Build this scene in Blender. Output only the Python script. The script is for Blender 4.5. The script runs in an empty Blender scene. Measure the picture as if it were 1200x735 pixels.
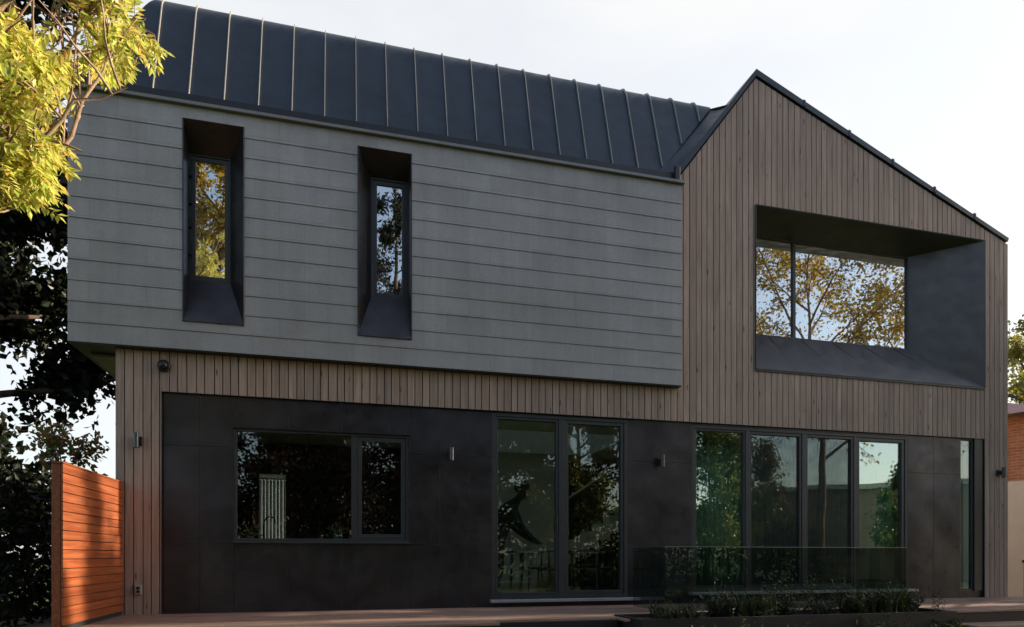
import bpy, math, random
import numpy as np
from mathutils import Vector, Matrix
R = math.radians
scn = bpy.context.scene
COL = scn.collection
rnd = random.Random(7)

# ------------------------------------------------------------------ materials
def newmat(name):
    m = bpy.data.materials.new(name); m.use_nodes = True
    nt = m.node_tree
    for n in list(nt.nodes): nt.nodes.remove(n)
    out = nt.nodes.new('ShaderNodeOutputMaterial')
    return m, nt, out
def N(nt, t, **kw):
    n = nt.nodes.new(t)
    for k, v in kw.items():
        if k in n.inputs: n.inputs[k].default_value = v
        else: setattr(n, k, v)
    return n
def ramp(nt, fac, stops):
    r = nt.nodes.new('ShaderNodeValToRGB')
    e = r.color_ramp.elements
    while len(e) < len(stops): e.new(0.5)
    for i, (p, c) in enumerate(stops):
        e[i].position = p; e[i].color = (*c, 1)
    nt.links.new(fac, r.inputs[0])
    return r.outputs[0]
def coords(nt, scale=(1, 1, 1), kind='Object'):
    tc = nt.nodes.new('ShaderNodeTexCoord'); mp = nt.nodes.new('ShaderNodeMapping')
    mp.inputs['Scale'].default_value = scale
    nt.links.new(tc.outputs[kind], mp.inputs[0])
    return mp.outputs[0]
def noise(nt, vec, scale, detail=4, rough=.55):
    n = nt.nodes.new('ShaderNodeTexNoise'); n.inputs['Scale'].default_value = scale
    n.inputs['Detail'].default_value = detail; n.inputs['Roughness'].default_value = rough
    nt.links.new(vec, n.inputs['Vector']); return n.outputs['Fac']
def mixc(nt, fac, a, b, mode='MIX'):
    m = nt.nodes.new('ShaderNodeMix'); m.data_type = 'RGBA'; m.blend_type = mode
    for s, v in ((m.inputs[0], fac), (m.inputs[6], a), (m.inputs[7], b)):
        if hasattr(v, 'links') or hasattr(v, 'node'): nt.links.new(v, s)
        elif isinstance(v, (tuple, list)): s.default_value = (*v, 1) if len(v) == 3 else v
        else: s.default_value = v
    return m.outputs[2]
def bump(nt, h, strength=.3, dist=.01):
    b = nt.nodes.new('ShaderNodeBump'); b.inputs['Strength'].default_value = strength
    b.inputs['Distance'].default_value = dist; nt.links.new(h, b.inputs['Height']); return b.outputs[0]
def pbsdf(nt, out, color, rough=.6, metal=0., spec=.5, normal=None):
    p = nt.nodes.new('ShaderNodeBsdfPrincipled')
    if hasattr(color, 'node'): nt.links.new(color, p.inputs['Base Color'])
    else: p.inputs['Base Color'].default_value = (*color, 1)
    if hasattr(rough, 'node'): nt.links.new(rough, p.inputs['Roughness'])
    else: p.inputs['Roughness'].default_value = rough
    p.inputs['Metallic'].default_value = metal; p.inputs['Specular IOR Level'].default_value = spec
    if normal: nt.links.new(normal, p.inputs['Normal'])
    nt.links.new(p.outputs[0], out.inputs[0]); return p

def mat_simple(name, c, rough=.6, metal=0., var=.15, scale=6, bmp=0., spec=.5):
    m, nt, out = newmat(name); v = coords(nt)
    f = noise(nt, v, scale)
    lo = tuple(x*(1-var) for x in c); hi = tuple(min(1, x*(1+var)) for x in c)
    col = ramp(nt, f, [(.3, lo), (.7, hi)])
    nrm = bump(nt, noise(nt, v, scale*8), bmp, .005) if bmp else None
    pbsdf(nt, out, col, rough, metal, spec, nrm); return m

def mat_boards(name, dark, mid, light, along='Z', rough=.7, tintnoise=.5, knots=True):
    """timber: grain stretched along an axis, each loose board (mesh island) with its own tone"""
    m, nt, out = newmat(name)
    s = {'Z': (14, 14, .7), 'X': (.7, 14, 14), 'Y': (14, .7, 14)}[along]
    v = coords(nt, s)
    g = nt.nodes.new('ShaderNodeNewGeometry')
    add = nt.nodes.new('ShaderNodeVectorMath'); add.operation = 'ADD'
    sc = nt.nodes.new('ShaderNodeVectorMath'); sc.operation = 'SCALE'; sc.inputs[0].default_value = (37, 11, 23)
    nt.links.new(g.outputs['Random Per Island'], sc.inputs['Scale'])
    nt.links.new(v, add.inputs[0]); nt.links.new(sc.outputs[0], add.inputs[1])
    gr = noise(nt, add.outputs[0], 2.2, 6, .65)
    c = ramp(nt, gr, [(.25, dark), (.5, mid), (.75, light)])
    t = ramp(nt, g.outputs['Random Per Island'], [(0, (.86, .86, .87)), (.5, (.98, .98, .98)), (1, (1.12, 1.10, 1.08))])
    c = mixc(nt, 1.0, c, t, 'MULTIPLY')
    if knots:
        v2 = coords(nt, (9, 9, 2.2) if along == 'Z' else (2.2, 9, 9))
        k = nt.nodes.new('ShaderNodeTexVoronoi'); k.inputs['Scale'].default_value = 1.0
        nt.links.new(v2, k.inputs['Vector'])
        kk = ramp(nt, k.outputs['Distance'], [(.05, (.30, .26, .24)), (.14, (1, 1, 1))])
        c = mixc(nt, 1.0, c, kk, 'MULTIPLY')
    w = noise(nt, coords(nt), .6, 3)
    c = mixc(nt, 1.0, c, ramp(nt, w, [(.3, (.85, .85, .87)), (.7, (1.12, 1.1, 1.08))]), 'MULTIPLY')
    pbsdf(nt, out, c, rough, 0, .35, bump(nt, gr, .35, .004)); return m

M = {}
M['timber'] = mat_boards('weathered timber', (.212, .154, .128), (.318, .235, .196), (.42, .322, .272), 'Z')
M['cedar'] = mat_boards('red cedar', (.13, .032, .013), (.22, .058, .021), (.33, .105, .036), 'Y', .45, knots=False)
M['deckwood'] = mat_boards('deck timber', (.17, .10, .07), (.26, .165, .125), (.37, .25, .19), 'X', .6)
M['membrane'] = mat_simple('black membrane', (.012, .012, .013), .9)

def mat_slate():
    m, nt, out = newmat('grey slate'); v = coords(nt)
    mp = coords(nt, (1, 1, 1))
    sep = nt.nodes.new('ShaderNodeSeparateXYZ'); nt.links.new(mp, sep.inputs[0])
    cmb = nt.nodes.new('ShaderNodeCombineXYZ')
    nt.links.new(sep.outputs[0], cmb.inputs[0]); nt.links.new(sep.outputs[2], cmb.inputs[1])
    b = nt.nodes.new('ShaderNodeTexBrick')
    b.inputs['Scale'].default_value = 1; b.inputs['Brick Width'].default_value = .61; b.inputs['Row Height'].default_value = .25
    b.inputs['Mortar Size'].default_value = .0022; b.inputs['Mortar Smooth'].default_value = 0
    b.inputs['Color1'].default_value = (.262, .258, .269, 1); b.inputs['Color2'].default_value = (.302, .297, .311, 1)
    b.inputs['Mortar'].default_value = (.195, .195, .21, 1); b.inputs['Bias'].default_value = 0
    ofs = nt.nodes.new('ShaderNodeVectorMath'); ofs.operation = 'ADD'; ofs.inputs[1].default_value = (3.2, -3.255, 0)
    nt.links.new(cmb.outputs[0], ofs.inputs[0]); nt.links.new(ofs.outputs[0], b.inputs['Vector'])
    n1 = ramp(nt, noise(nt, v, 1.1, 7, .65), [(.3, (.84, .83, .82)), (.7, (1.12, 1.12, 1.13))])
    c = mixc(nt, 1, b.outputs['Color'], n1, 'MULTIPLY')
    st = noise(nt, coords(nt, (7, 7, .35)), 1, 4, .6)
    c = mixc(nt, 1, c, ramp(nt, st, [(.35, (.93, .93, .92)), (.65, (1.04, 1.04, 1.04))]), 'MULTIPLY')
    n2 = noise(nt, v, 60, 4, .7)
    c = mixc(nt, 1, c, ramp(nt, n2, [(.3, (.86, .86, .86)), (.7, (1.08, 1.08, 1.08))]), 'MULTIPLY')
    pbsdf(nt, out, c, .62, 0, .4, bump(nt, n2, .25, .003)); return m
M['slate'] = mat_slate()

def mat_metal(name, base, rough=.42, metal=.55, blot=.25, dent=.65, dscale=1.2):
    m, nt, out = newmat(name); v = coords(nt)
    n1 = noise(nt, v, 1.7, 5, .6); n3 = noise(nt, v, 28, 3, .6)
    col = ramp(nt, n1, [(.3, tuple(x*(1-blot) for x in base)), (.7, tuple(x*(1+blot) for x in base))])
    col = mixc(nt, 1, col, ramp(nt, n3, [(.3, (.93,)*3), (.7, (1.06,)*3)]), 'MULTIPLY')
    r = ramp(nt, noise(nt, v, 6, 4), [(.3, (rough-.07,)*3), (.7, (rough+.1,)*3)])
    pbsdf(nt, out, col, r, metal, .5, bump(nt, noise(nt, v, dscale, 1, .4), dent, .06)); return m
M['steel'] = mat_metal('dark steel panel', (.050, .045, .049), .34, .72, .35)
M['seam'] = mat_simple('sun glint seam edge', (.28, .26, .245), .45, .3, .1)  # paler than the roof sheet: sun glints on the seams put into the colour
M['reveal'] = mat_metal('dark reveal sheet', (.094, .089, .092), .42, .55, .12, .5, 2.6)
M['roof'] = mat_metal('dark blue grey standing seam', (.020, .029, .042), .45, .3, .2, .35, 1.5)
M['frame'] = mat_simple('window frame coat', (.040, .042, .046), .42, .3, .1)
M['black'] = mat_simple('black coat', (.014, .014, .016), .4, .2, .1)
M['fixture'] = mat_simple('lamp grey metal', (.07, .07, .075), .35, .6, .1)
M['sill'] = mat_simple('aluminium sill', (.34, .34, .35), .4, .5, .1)
M['cap'] = mat_simple('cap flashing', (.17, .165, .16), .5, .4, .1)
M['plaster'] = mat_simple('interior plaster', (.78, .79, .75), .9, 0, .04)
M['white'] = mat_simple('white paint', (.8, .79, .76), .6, 0, .04)
M['floorwood'] = mat_simple('oak floor', (.20, .13, .08), .4, 0, .2, 3)
M['plastic'] = mat_simple('grey plastic', (.30, .30, .30), .5, 0, .05)
M['bark'] = mat_simple('bark', (.085, .058, .042), .95, 0, .4, 9, .8)
M['barkpale'] = mat_simple('pale bark', (.24, .16, .11), .9, 0, .35, 12, .6)
M['darkwood'] = mat_simple('dark planter timber', (.012, .009, .008), .8, 0, .3, 5, .5)
M['soil'] = mat_simple('soil', (.03, .02, .015), 1, 0, .4, 20, .8)
M['concrete'] = mat_simple('concrete', (.32, .31, .29), .9, 0, .12, 4, .4)
M['shingle'] = mat_simple('pink grey shingles', (.34, .22, .20), .9, 0, .2, 14, .6)
M['tan'] = mat_simple('tan render', (.42, .32, .24), .9, 0, .08, 2)
M['cream'] = mat_simple('cream render', (.72, .66, .58), .9, 0, .06, 3)
M['cloth'] = mat_simple('dark cloth', (.022, .024, .03), .9, 0, .3, 12)
M['skin'] = mat_simple('skin', (.42, .25, .18), .6, 0, .06, 8)
M['hair'] = mat_simple('dark hair', (.02, .014, .01), .7, 0, .3, 60, .6)
M['chairwood'] = mat_simple('black chair timber', (.02, .018, .016), .4, 0, .2)
M['tabletop'] = mat_simple('pale timber top', (.38, .33, .27), .5, 0, .15, 4)
M['pot'] = mat_simple('teal pot glaze', (.05, .20, .24), .3, 0, .1)
M['chrome'] = mat_simple('black faucet metal', (.03, .03, .03), .25, .8, .1)

def mat_brick(name, c1, c2, mortar, axis='XZ'):
    m, nt, out = newmat(name)
    v = coords(nt); sep = nt.nodes.new('ShaderNodeSeparateXYZ'); nt.links.new(v, sep.inputs[0])
    cmb = nt.nodes.new('ShaderNodeCombineXYZ')
    a = nt.nodes.new('ShaderNodeMath'); a.operation = 'ADD'
    nt.links.new(sep.outputs[0], a.inputs[0]); nt.links.new(sep.outputs[1], a.inputs[1])
    nt.links.new(a.outputs[0], cmb.inputs[0]); nt.links.new(sep.outputs[2], cmb.inputs[1])
    b = nt.nodes.new('ShaderNodeTexBrick'); nt.links.new(cmb.outputs[0], b.inputs['Vector'])
    b.inputs['Scale'].default_value = 1; b.inputs['Brick Width'].default_value = .22; b.inputs['Row Height'].default_value = .075
    b.inputs['Mortar Size'].default_value = .008
    b.inputs['Color1'].default_value = (*c1, 1); b.inputs['Color2'].default_value = (*c2, 1); b.inputs['Mortar'].default_value = (*mortar, 1)
    n = ramp(nt, noise(nt, v, 3), [(.3, (.8,)*3), (.7, (1.15,)*3)])
    pbsdf(nt, out, mixc(nt, 1, b.outputs['Color'], n, 'MULTIPLY'), .9, 0, .3, bump(nt, b.outputs['Fac'], -.5, .006)); return m
M['brick'] = mat_brick('orange brick', (.42, .15, .07), (.50, .21, .10), (.40, .34, .28))
M['darkbrick'] = mat_brick('dark red brick', (.09, .035, .03), (.13, .05, .04), (.06, .05, .045))

def mat_glass(name, refl, tint, tintrefl=(1, 1, 1), f90=1.0):
    m, nt, out = newmat(name)
    lw = nt.nodes.new('ShaderNodeLayerWeight'); lw.inputs['Blend'].default_value = .5
    # schlick-like curve from the facing value
    p = nt.nodes.new('ShaderNodeMath'); p.operation = 'POWER'; p.inputs[1].default_value = 4.0
    nt.links.new(lw.outputs['Facing'], p.inputs[0])
    mr = nt.nodes.new('ShaderNodeMapRange'); mr.inputs['To Min'].default_value = refl; mr.inputs['To Max'].default_value = f90
    nt.links.new(p.outputs[0], mr.inputs['Value'])
    tr = nt.nodes.new('ShaderNodeBsdfTransparent'); tr.inputs[0].default_value = (*tint, 1)
    gl = nt.nodes.new('ShaderNodeBsdfGlossy'); gl.inputs['Roughness'].default_value = 0.0; gl.inputs['Color'].default_value = (*tintrefl, 1)
    v = coords(nt)
    nrm = bump(nt, noise(nt, v, 1.6, 1, .3), .10, .012)
    nt.links.new(nrm, gl.inputs['Normal'])
    mx = nt.nodes.new('ShaderNodeMixShader')
    nt.links.new(mr.outputs[0], mx.inputs[0]); nt.links.new(tr.outputs[0], mx.inputs[1]); nt.links.new(gl.outputs[0], mx.inputs[2])
    nt.links.new(mx.outputs[0], out.inputs[0]); return m
M['glass_up'] = mat_glass('coated upper glass', .52, (.5, .55, .52))
M['glass_dn'] = mat_glass('ground floor glass', .075, (.86, .92, .87))
M['glass_door'] = mat_glass('green coated glass', .24, (.76, .90, .84), (.95, 1, .98))
M['glass_rail'] = mat_glass('balustrade glass', .05, (.64, .71, .70), (.8, .9, .87), .6)

def mat_screen():
    m, nt, out = newmat('insect screen')
    tr = nt.nodes.new('ShaderNodeBsdfTransparent'); d = nt.nodes.new('ShaderNodeBsdfDiffuse'); d.inputs[0].default_value = (.03, .03, .034, 1)
    mx = nt.nodes.new('ShaderNodeMixShader')
    f = ramp(nt, noise(nt, coords(nt), 9, 2), [(.3, (.26,)*3), (.7, (.34,)*3)])
    nt.links.new(f, mx.inputs[0])
    nt.links.new(tr.outputs[0], mx.inputs[1]); nt.links.new(d.outputs[0], mx.inputs[2]); nt.links.new(mx.outputs[0], out.inputs[0]); return m
M['screen'] = mat_screen()

def mat_leaf(name, cols, trans=.45, gloss=.05):
    m, nt, out = newmat(name)
    g = nt.nodes.new('ShaderNodeNewGeometry')
    c = ramp(nt, g.outputs['Random Per Island'], [(i/(len(cols)-1), c) for i, c in enumerate(cols)])
    cl = ramp(nt, noise(nt, coords(nt), 1.1, 2), [(.35, (.75,)*3), (.65, (1.15,)*3)])
    c = mixc(nt, 1, c, cl, 'MULTIPLY')
    d = nt.nodes.new('ShaderNodeBsdfDiffuse'); t = nt.nodes.new('ShaderNodeBsdfTranslucent')
    gl = nt.nodes.new('ShaderNodeBsdfGlossy'); gl.inputs['Roughness'].default_value = .4
    nt.links.new(c, d.inputs[0]); nt.links.new(c, t.inputs[0])
    mx = nt.nodes.new('ShaderNodeMixShader'); mx.inputs[0].default_value = trans
    nt.links.new(d.outputs[0], mx.inputs[1]); nt.links.new(t.outputs[0], mx.inputs[2])
    m2 = nt.nodes.new('ShaderNodeMixShader'); m2.inputs[0].default_value = gloss
    nt.links.new(mx.outputs[0], m2.inputs[1]); nt.links.new(gl.outputs[0], m2.inputs[2])
    nt.links.new(m2.outputs[0], out.inputs[0]); return m
M['leaf_gold'] = mat_leaf('yellow green leaves', [(.26, .36, .05), (.50, .56, .09), (.76, .74, .20), (.62, .64, .12), (.78, .70, .19), (.74, .48, .11)], .5)
M['leaf_amber'] = mat_leaf('amber leaves', [(.32, .20, .03), (.45, .28, .04), (.36, .30, .05), (.20, .20, .03), (.50, .24, .03)])
M['leaf_green'] = mat_leaf('green leaves', [(.05, .09, .02), (.08, .13, .025), (.12, .16, .03), (.06, .10, .02)])
M['leaf_mid'] = mat_leaf('mid green leaves', [(.07, .10, .02), (.12, .15, .03), (.22, .20, .035), (.10, .13, .03)])
M['leaf_olive'] = mat_leaf('olive yellow leaves', [(.10, .12, .03), (.20, .20, .04), (.34, .28, .05), (.26, .24, .045)])
M['leaf_bronze'] = mat_leaf('bronze leaves', [(.12, .09, .04), (.18, .12, .05), (.14, .13, .05), (.22, .14, .06)])
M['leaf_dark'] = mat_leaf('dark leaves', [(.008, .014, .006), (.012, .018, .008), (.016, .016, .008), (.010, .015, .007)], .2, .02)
M['leaf_red'] = mat_leaf('reddish leaves', [(.09, .16, .04), (.16, .22, .05), (.50, .16, .06), (.13, .19, .05), (.40, .18, .06)])  # reds raised to imitate sunlit patches among the leaves
M['leaf_purple'] = mat_leaf('purple leaves', [(.05, .02, .018), (.07, .03, .02), (.04, .03, .015), (.09, .035, .025)], .3)
M['leaf_plant'] = mat_leaf('planter foliage', [(.015, .024, .008), (.02, .032, .01), (.03, .042, .012), (.022, .03, .01), (.10, .10, .02)], .3)

def mat_curtain(name, col, tr):
    m, nt, out = newmat(name)
    d = nt.nodes.new('ShaderNodeBsdfDiffuse'); d.inputs[0].default_value = (*col, 1)
    t = nt.nodes.new('ShaderNodeBsdfTranslucent'); t.inputs[0].default_value = (*col, 1)
    a = nt.nodes.new('ShaderNodeMixShader'); a.inputs[0].default_value = tr
    nt.links.new(d.outputs[0], a.inputs[1]); nt.links.new(t.outputs[0], a.inputs[2])
    tp = nt.nodes.new('ShaderNodeBsdfTransparent'); b = nt.nodes.new('ShaderNodeMixShader')
    f = ramp(nt, noise(nt, coords(nt, (1, 1, .2)), 14, 3), [(.3, (.90,)*3), (.7, (1,)*3)])
    nt.links.new(f, b.inputs[0]); nt.links.new(tp.outputs[0], b.inputs[1]); nt.links.new(a.outputs[0], b.inputs[2])
    nt.links.new(b.outputs[0], out.inputs[0]); return m
M['curtain'] = mat_curtain('sheer green grey curtain', (.46, .68, .58), .3)
M['teal'] = mat_curtain('pale teal curtain', (.48, .84, .84), .4)

def mat_ground():
    m, nt, out = newmat('lawn ground'); v = coords(nt)
    a = noise(nt, v, .25, 5); b = noise(nt, v, 30, 4, .7)
    c = ramp(nt, a, [(.3, (.05, .075, .02)), (.55, (.085, .11, .03)), (.75, (.14, .12, .05))])
    c = mixc(nt, 1, c, ramp(nt, b, [(.25, (.6,)*3), (.75, (1.3,)*3)]), 'MULTIPLY')
    pbsdf(nt, out, c, .95, 0, .2, bump(nt, b, .8, .03)); return m
M['ground'] = mat_ground()

# ------------------------------------------------------------------ mesh helpers
class MB:
    def __init__(s): s.v = []; s.f = []
    def add(s, vs, fs):
        n = len(s.v); s.v += [tuple(p) for p in vs]; s.f += [tuple(i+n for i in f) for f in fs]; return s
    def box(s, x0, x1, y0, y1, z0, z1):
        return s.add([(x0,y0,z0),(x1,y0,z0),(x1,y1,z0),(x0,y1,z0),(x0,y0,z1),(x1,y0,z1),(x1,y1,z1),(x0,y1,z1)],
                     [(0,3,2,1),(4,5,6,7),(0,1,5,4),(1,2,6,5),(2,3,7,6),(3,0,4,7)])
    def prism(s, poly, y0, y1):
        """poly: (x,z) outline counter-clockwise seen from -Y; extruded along Y"""
        n = len(poly)
        vs = [(x, y0, z) for x, z in poly] + [(x, y1, z) for x, z in poly]
        fs = [tuple(range(n)), tuple(reversed(range(n, 2*n)))]
        for i in range(n):
            j = (i+1) % n; fs.append((j, i, i+n, j+n))
        return s.add(vs, fs)
    def slab(s, quad, t):
        """a quad (4 points) given thickness t against its normal"""
        a, b, c, d = [Vector(p) for p in quad]
        n = (b-a).cross(d-a).normalized()*t
        vs = [a, b, c, d, a-n, b-n, c-n, d-n]
        return s.add(vs, [(0,1,2,3),(7,6,5,4),(0,4,5,1),(1,5,6,2),(2,6,7,3),(3,7,4,0)])
    def tube(s, pts, rad, n=8, caps=True):
        pts = [Vector(p) for p in pts]
        if not hasattr(rad, '__len__'): rad = [rad]*len(pts)
        base = len(s.v); up = Vector((0, 0, 1))
        for i, p in enumerate(pts):
            d = (pts[min(i+1, len(pts)-1)] - pts[max(i-1, 0)])
            if d.length < 1e-9: d = Vector((0, 0, 1))
            d.normalize()
            u = d.cross(up if abs(d.z) < .95 else Vector((1, 0, 0))).normalized(); w = d.cross(u)
            for k in range(n):
                a = 2*math.pi*k/n
                s.v.append(tuple(p + (u*math.cos(a) + w*math.sin(a))*rad[i]))
        for i in range(len(pts)-1):
            for k in range(n):
                a = base+i*n+k; b = base+i*n+(k+1) % n
                s.f.append((a, b, b+n, a+n))
        if caps:
            s.f.append(tuple(base+k for k in reversed(range(n))))
            s.f.append(tuple(base+(len(pts)-1)*n+k for k in range(n)))
        return s
    def lathe(s, prof, c=(0, 0, 0), n=20, axis='Z'):
        base = len(s.v)
        for r, h in prof:
            for k in range(n):
                a = 2*math.pi*k/n; x, y = r*math.cos(a), r*math.sin(a)
                p = (x, y, h) if axis == 'Z' else (x, -h, y)
                s.v.append((p[0]+c[0], p[1]+c[1], p[2]+c[2]))
        for i in range(len(prof)-1):
            for k in range(n):
                a = base+i*n+k; b = base+i*n+(k+1) % n
                s.f.append((a, b, b+n, a+n))
        s.f.append(tuple(base+k for k in reversed(range(n)))); s.f.append(tuple(base+(len(prof)-1)*n+k for k in range(n)))
        return s
    def build(s, name, mat, parent=None, smooth=False, bevel=0.):
        me = bpy.data.meshes.new(name); me.from_pydata(s.v, [], s.f); me.update()
        import bmesh
        bm = bmesh.new(); bm.from_mesh(me); bmesh.ops.recalc_face_normals(bm, faces=bm.faces); bm.to_mesh(me); bm.free()
        if smooth: me.polygons.foreach_set('use_smooth', [True]*len(me.polygons))
        me.materials.append(M[mat])
        o = bpy.data.objects.new(name, me); COL.objects.link(o)
        if parent: o.parent = parent
        if bevel:
            b = o.modifiers.new('bevel', 'BEVEL'); b.width = bevel; b.segments = 2; b.limit_method = 'ANGLE'
        return o
def tag(o, label=None, cat=None, group=None, kind=None):
    if label: o['label'] = label
    if cat: o['category'] = cat
    if group: o['group'] = group
    if kind: o['kind'] = kind
    return o
def empty(name, loc=(0, 0, 0), label=None, cat=None, group=None, rz=0):
    o = bpy.data.objects.new(name, None); COL.objects.link(o); o.location = loc; o.rotation_euler = (0, 0, rz)
    o.empty_display_size = .2
    return tag(o, label, cat, group)
def struct(o): o['kind'] = 'structure'; return o

def slab_holes(mb, x0, x1, z0, z1, holes, y0, y1, axis='Y'):
    xs = sorted({x0, x1, *[h[0] for h in holes], *[h[1] for h in holes]}); zs = sorted({z0, z1, *[h[2] for h in holes], *[h[3] for h in holes]})
    xs = [x for x in xs if x0 <= x <= x1]; zs = [z for z in zs if z0 <= z <= z1]
    nx, nz = len(xs)-1, len(zs)-1
    def solid(i, k):
        if i < 0 or k < 0 or i >= nx or k >= nz: return False
        cx, cz = (xs[i]+xs[i+1])/2, (zs[k]+zs[k+1])/2
        return not any(h[0] < cx < h[1] and h[2] < cz < h[3] for h in holes)
    P = (lambda x, y, z: (x, y, z)) if axis == 'Y' else (lambda x, y, z: (y, x, z))
    for i in range(nx):
        for k in range(nz):
            if not solid(i, k): continue
            a, b, c, d = xs[i], xs[i+1], zs[k], zs[k+1]
            mb.add([P(a,y0,c),P(b,y0,c),P(b,y0,d),P(a,y0,d)], [(0,1,2,3)])
            mb.add([P(a,y1,c),P(b,y1,c),P(b,y1,d),P(a,y1,d)], [(3,2,1,0)])
            if not solid(i-1, k): mb.add([P(a,y0,c),P(a,y0,d),P(a,y1,d),P(a,y1,c)], [(0,1,2,3)])
            if not solid(i+1, k): mb.add([P(b,y0,c),P(b,y1,c),P(b,y1,d),P(b,y0,d)], [(0,1,2,3)])
            if not solid(i, k-1): mb.add([P(a,y0,c),P(a,y1,c),P(b,y1,c),P(b,y0,c)], [(0,1,2,3)])
            if not solid(i, k+1): mb.add([P(a,y0,d),P(b,y0,d),P(b,y1,d),P(a,y1,d)], [(0,1,2,3)])
    return mb

VOID = (2.1, 4.85, 10.25, 12.45)  # unseen opening through roof and floors, added to daylight the stair wall
def slab_xy(mb, x0, x1, y0, y1, z0, z1, h):
    mb.box(x0, x1, y0, h[2], z0, z1); mb.box(x0, x1, h[3], y1, z0, z1); mb.box(x0, h[0], h[2]+.0005, h[3]-.0005, z0, z1); mb.box(h[1], x1, h[2]+.0005, h[3]-.0005, z0, z1)
# ------------------------------------------------------------------ camera
cam = bpy.data.cameras.new('camera'); co = bpy.data.objects.new('camera', cam); COL.objects.link(co)
cam.sensor_width = 36; cam.lens = 36*765/1200; cam.shift_y = 284/1200; cam.clip_end = 3000; cam.clip_start = .05
co.location = (0, 0, .72); co.rotation_euler = (R(90), 0, -math.atan(200/765))
scn.camera = co

# ------------------------------------------------------------------ light
SUN_EL = 17.0
SUN_AZ = 0.6        # degrees the sun stands behind the facade plane (the facade itself is in its own shade)
S = Vector((math.cos(R(SUN_AZ))*math.cos(R(SUN_EL)), math.sin(R(SUN_AZ))*math.cos(R(SUN_EL)), math.sin(R(SUN_EL))))
sl = bpy.data.lights.new('sun', 'SUN'); sl.energy = 5.0; sl.angle = R(.6); sl.color = (1, .87, .68)
so = bpy.data.objects.new('sun', sl); COL.objects.link(so); so.rotation_euler = S.to_track_quat('Z', 'Y').to_euler(); so.location = (30, 0, 20)
w = bpy.data.worlds.new('World'); scn.world = w; w.use_nodes = True
nt = w.node_tree; bg = nt.nodes['Background']
sky = nt.nodes.new('ShaderNodeTexSky'); sky.sky_type = 'NISHITA'; sky.sun_disc = False
sky.sun_elevation = R(SUN_EL); sky.sun_rotation = math.atan2(S.x, S.y); sky.air_density = 1.0; sky.dust_density = 2.2; sky.ozone_density = 1.6
# a bright thin veil of cloud over the far (north) half of the sky, clear blue behind the viewer
tc = nt.nodes.new('ShaderNodeTexCoord'); sp = nt.nodes.new('ShaderNodeSeparateXYZ'); nt.links.new(tc.outputs['Generated'], sp.inputs[0])
mr = nt.nodes.new('ShaderNodeMapRange'); mr.interpolation_type = 'SMOOTHSTEP'
mr.inputs['From Min'].default_value = -.15; mr.inputs['From Max'].default_value = .55; mr.inputs['To Min'].default_value = .22; mr.inputs['To Max'].default_value = 1
nt.links.new(sp.outputs['Y'], mr.inputs['Value'])
cn = nt.nodes.new('ShaderNodeTexNoise'); cn.inputs['Scale'].default_value = 1.6; cn.inputs['Detail'].default_value = 5
mpp = nt.nodes.new('ShaderNodeMapping'); mpp.inputs['Scale'].default_value = (1, 1, 3); nt.links.new(tc.outputs['Generated'], mpp.inputs[0]); nt.links.new(mpp.outputs[0], cn.inputs['Vector'])
vx = nt.nodes.new('ShaderNodeMapRange'); vx.inputs['From Min'].default_value = -.55; vx.inputs['From Max'].default_value = .35; vx.inputs['To Min'].default_value = .72; vx.inputs['To Max'].default_value = 1
nt.links.new(sp.outputs['X'], vx.inputs['Value'])
c1 = nt.nodes.new('ShaderNodeMapRange'); c1.inputs['From Min'].default_value = .35; c1.inputs['From Max'].default_value = .62; c1.inputs['To Min'].default_value = .70; c1.inputs['To Max'].default_value = 1
nt.links.new(cn.outputs['Fac'], c1.inputs['Value'])
m1 = nt.nodes.new('ShaderNodeMath'); m1.operation = 'MULTIPLY'; nt.links.new(mr.outputs[0], m1.inputs[0]); nt.links.new(vx.outputs[0], m1.inputs[1])
m2 = nt.nodes.new('ShaderNodeMath'); m2.operation = 'MULTIPLY'; nt.links.new(m1.outputs[0], m2.inputs[0]); nt.links.new(c1.outputs[0], m2.inputs[1])
veil = nt.nodes.new('ShaderNodeMix'); veil.data_type = 'RGBA'; nt.links.new(m2.outputs[0], veil.inputs[0]); nt.links.new(sky.outputs[0], veil.inputs[6])
veil.inputs[7].default_value = (3.05, 3.03, 2.97, 1)
nt.links.new(veil.outputs[2], bg.inputs[0]); bg.inputs[1].default_value = .15
scn.view_settings.view_transform = 'Standard'; scn.view_settings.look = 'None'; scn.view_settings.exposure = 1.15; scn.view_settings.gamma = 1
scn.render.engine = 'CYCLES'
scn.cycles.max_bounces = 10; scn.cycles.transparent_max_bounces = 16; scn.cycles.glossy_bounces = 4; scn.cycles.diffuse_bounces = 6
scn.cycles.use_denoising = True; scn.cycles.caustics_reflective = False; scn.cycles.caustics_refractive = False
scn.cycles.sample_clamp_indirect = 6

# ------------------------------------------------------------------ ground
g = MB(); n = 24
GZ = -.47
g.add([(-400,-400,GZ),(400,-400,GZ),(400,400,GZ),(-400,400,GZ)], [(0,1,2,3)])
struct(g.build('ground', 'ground'))

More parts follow.
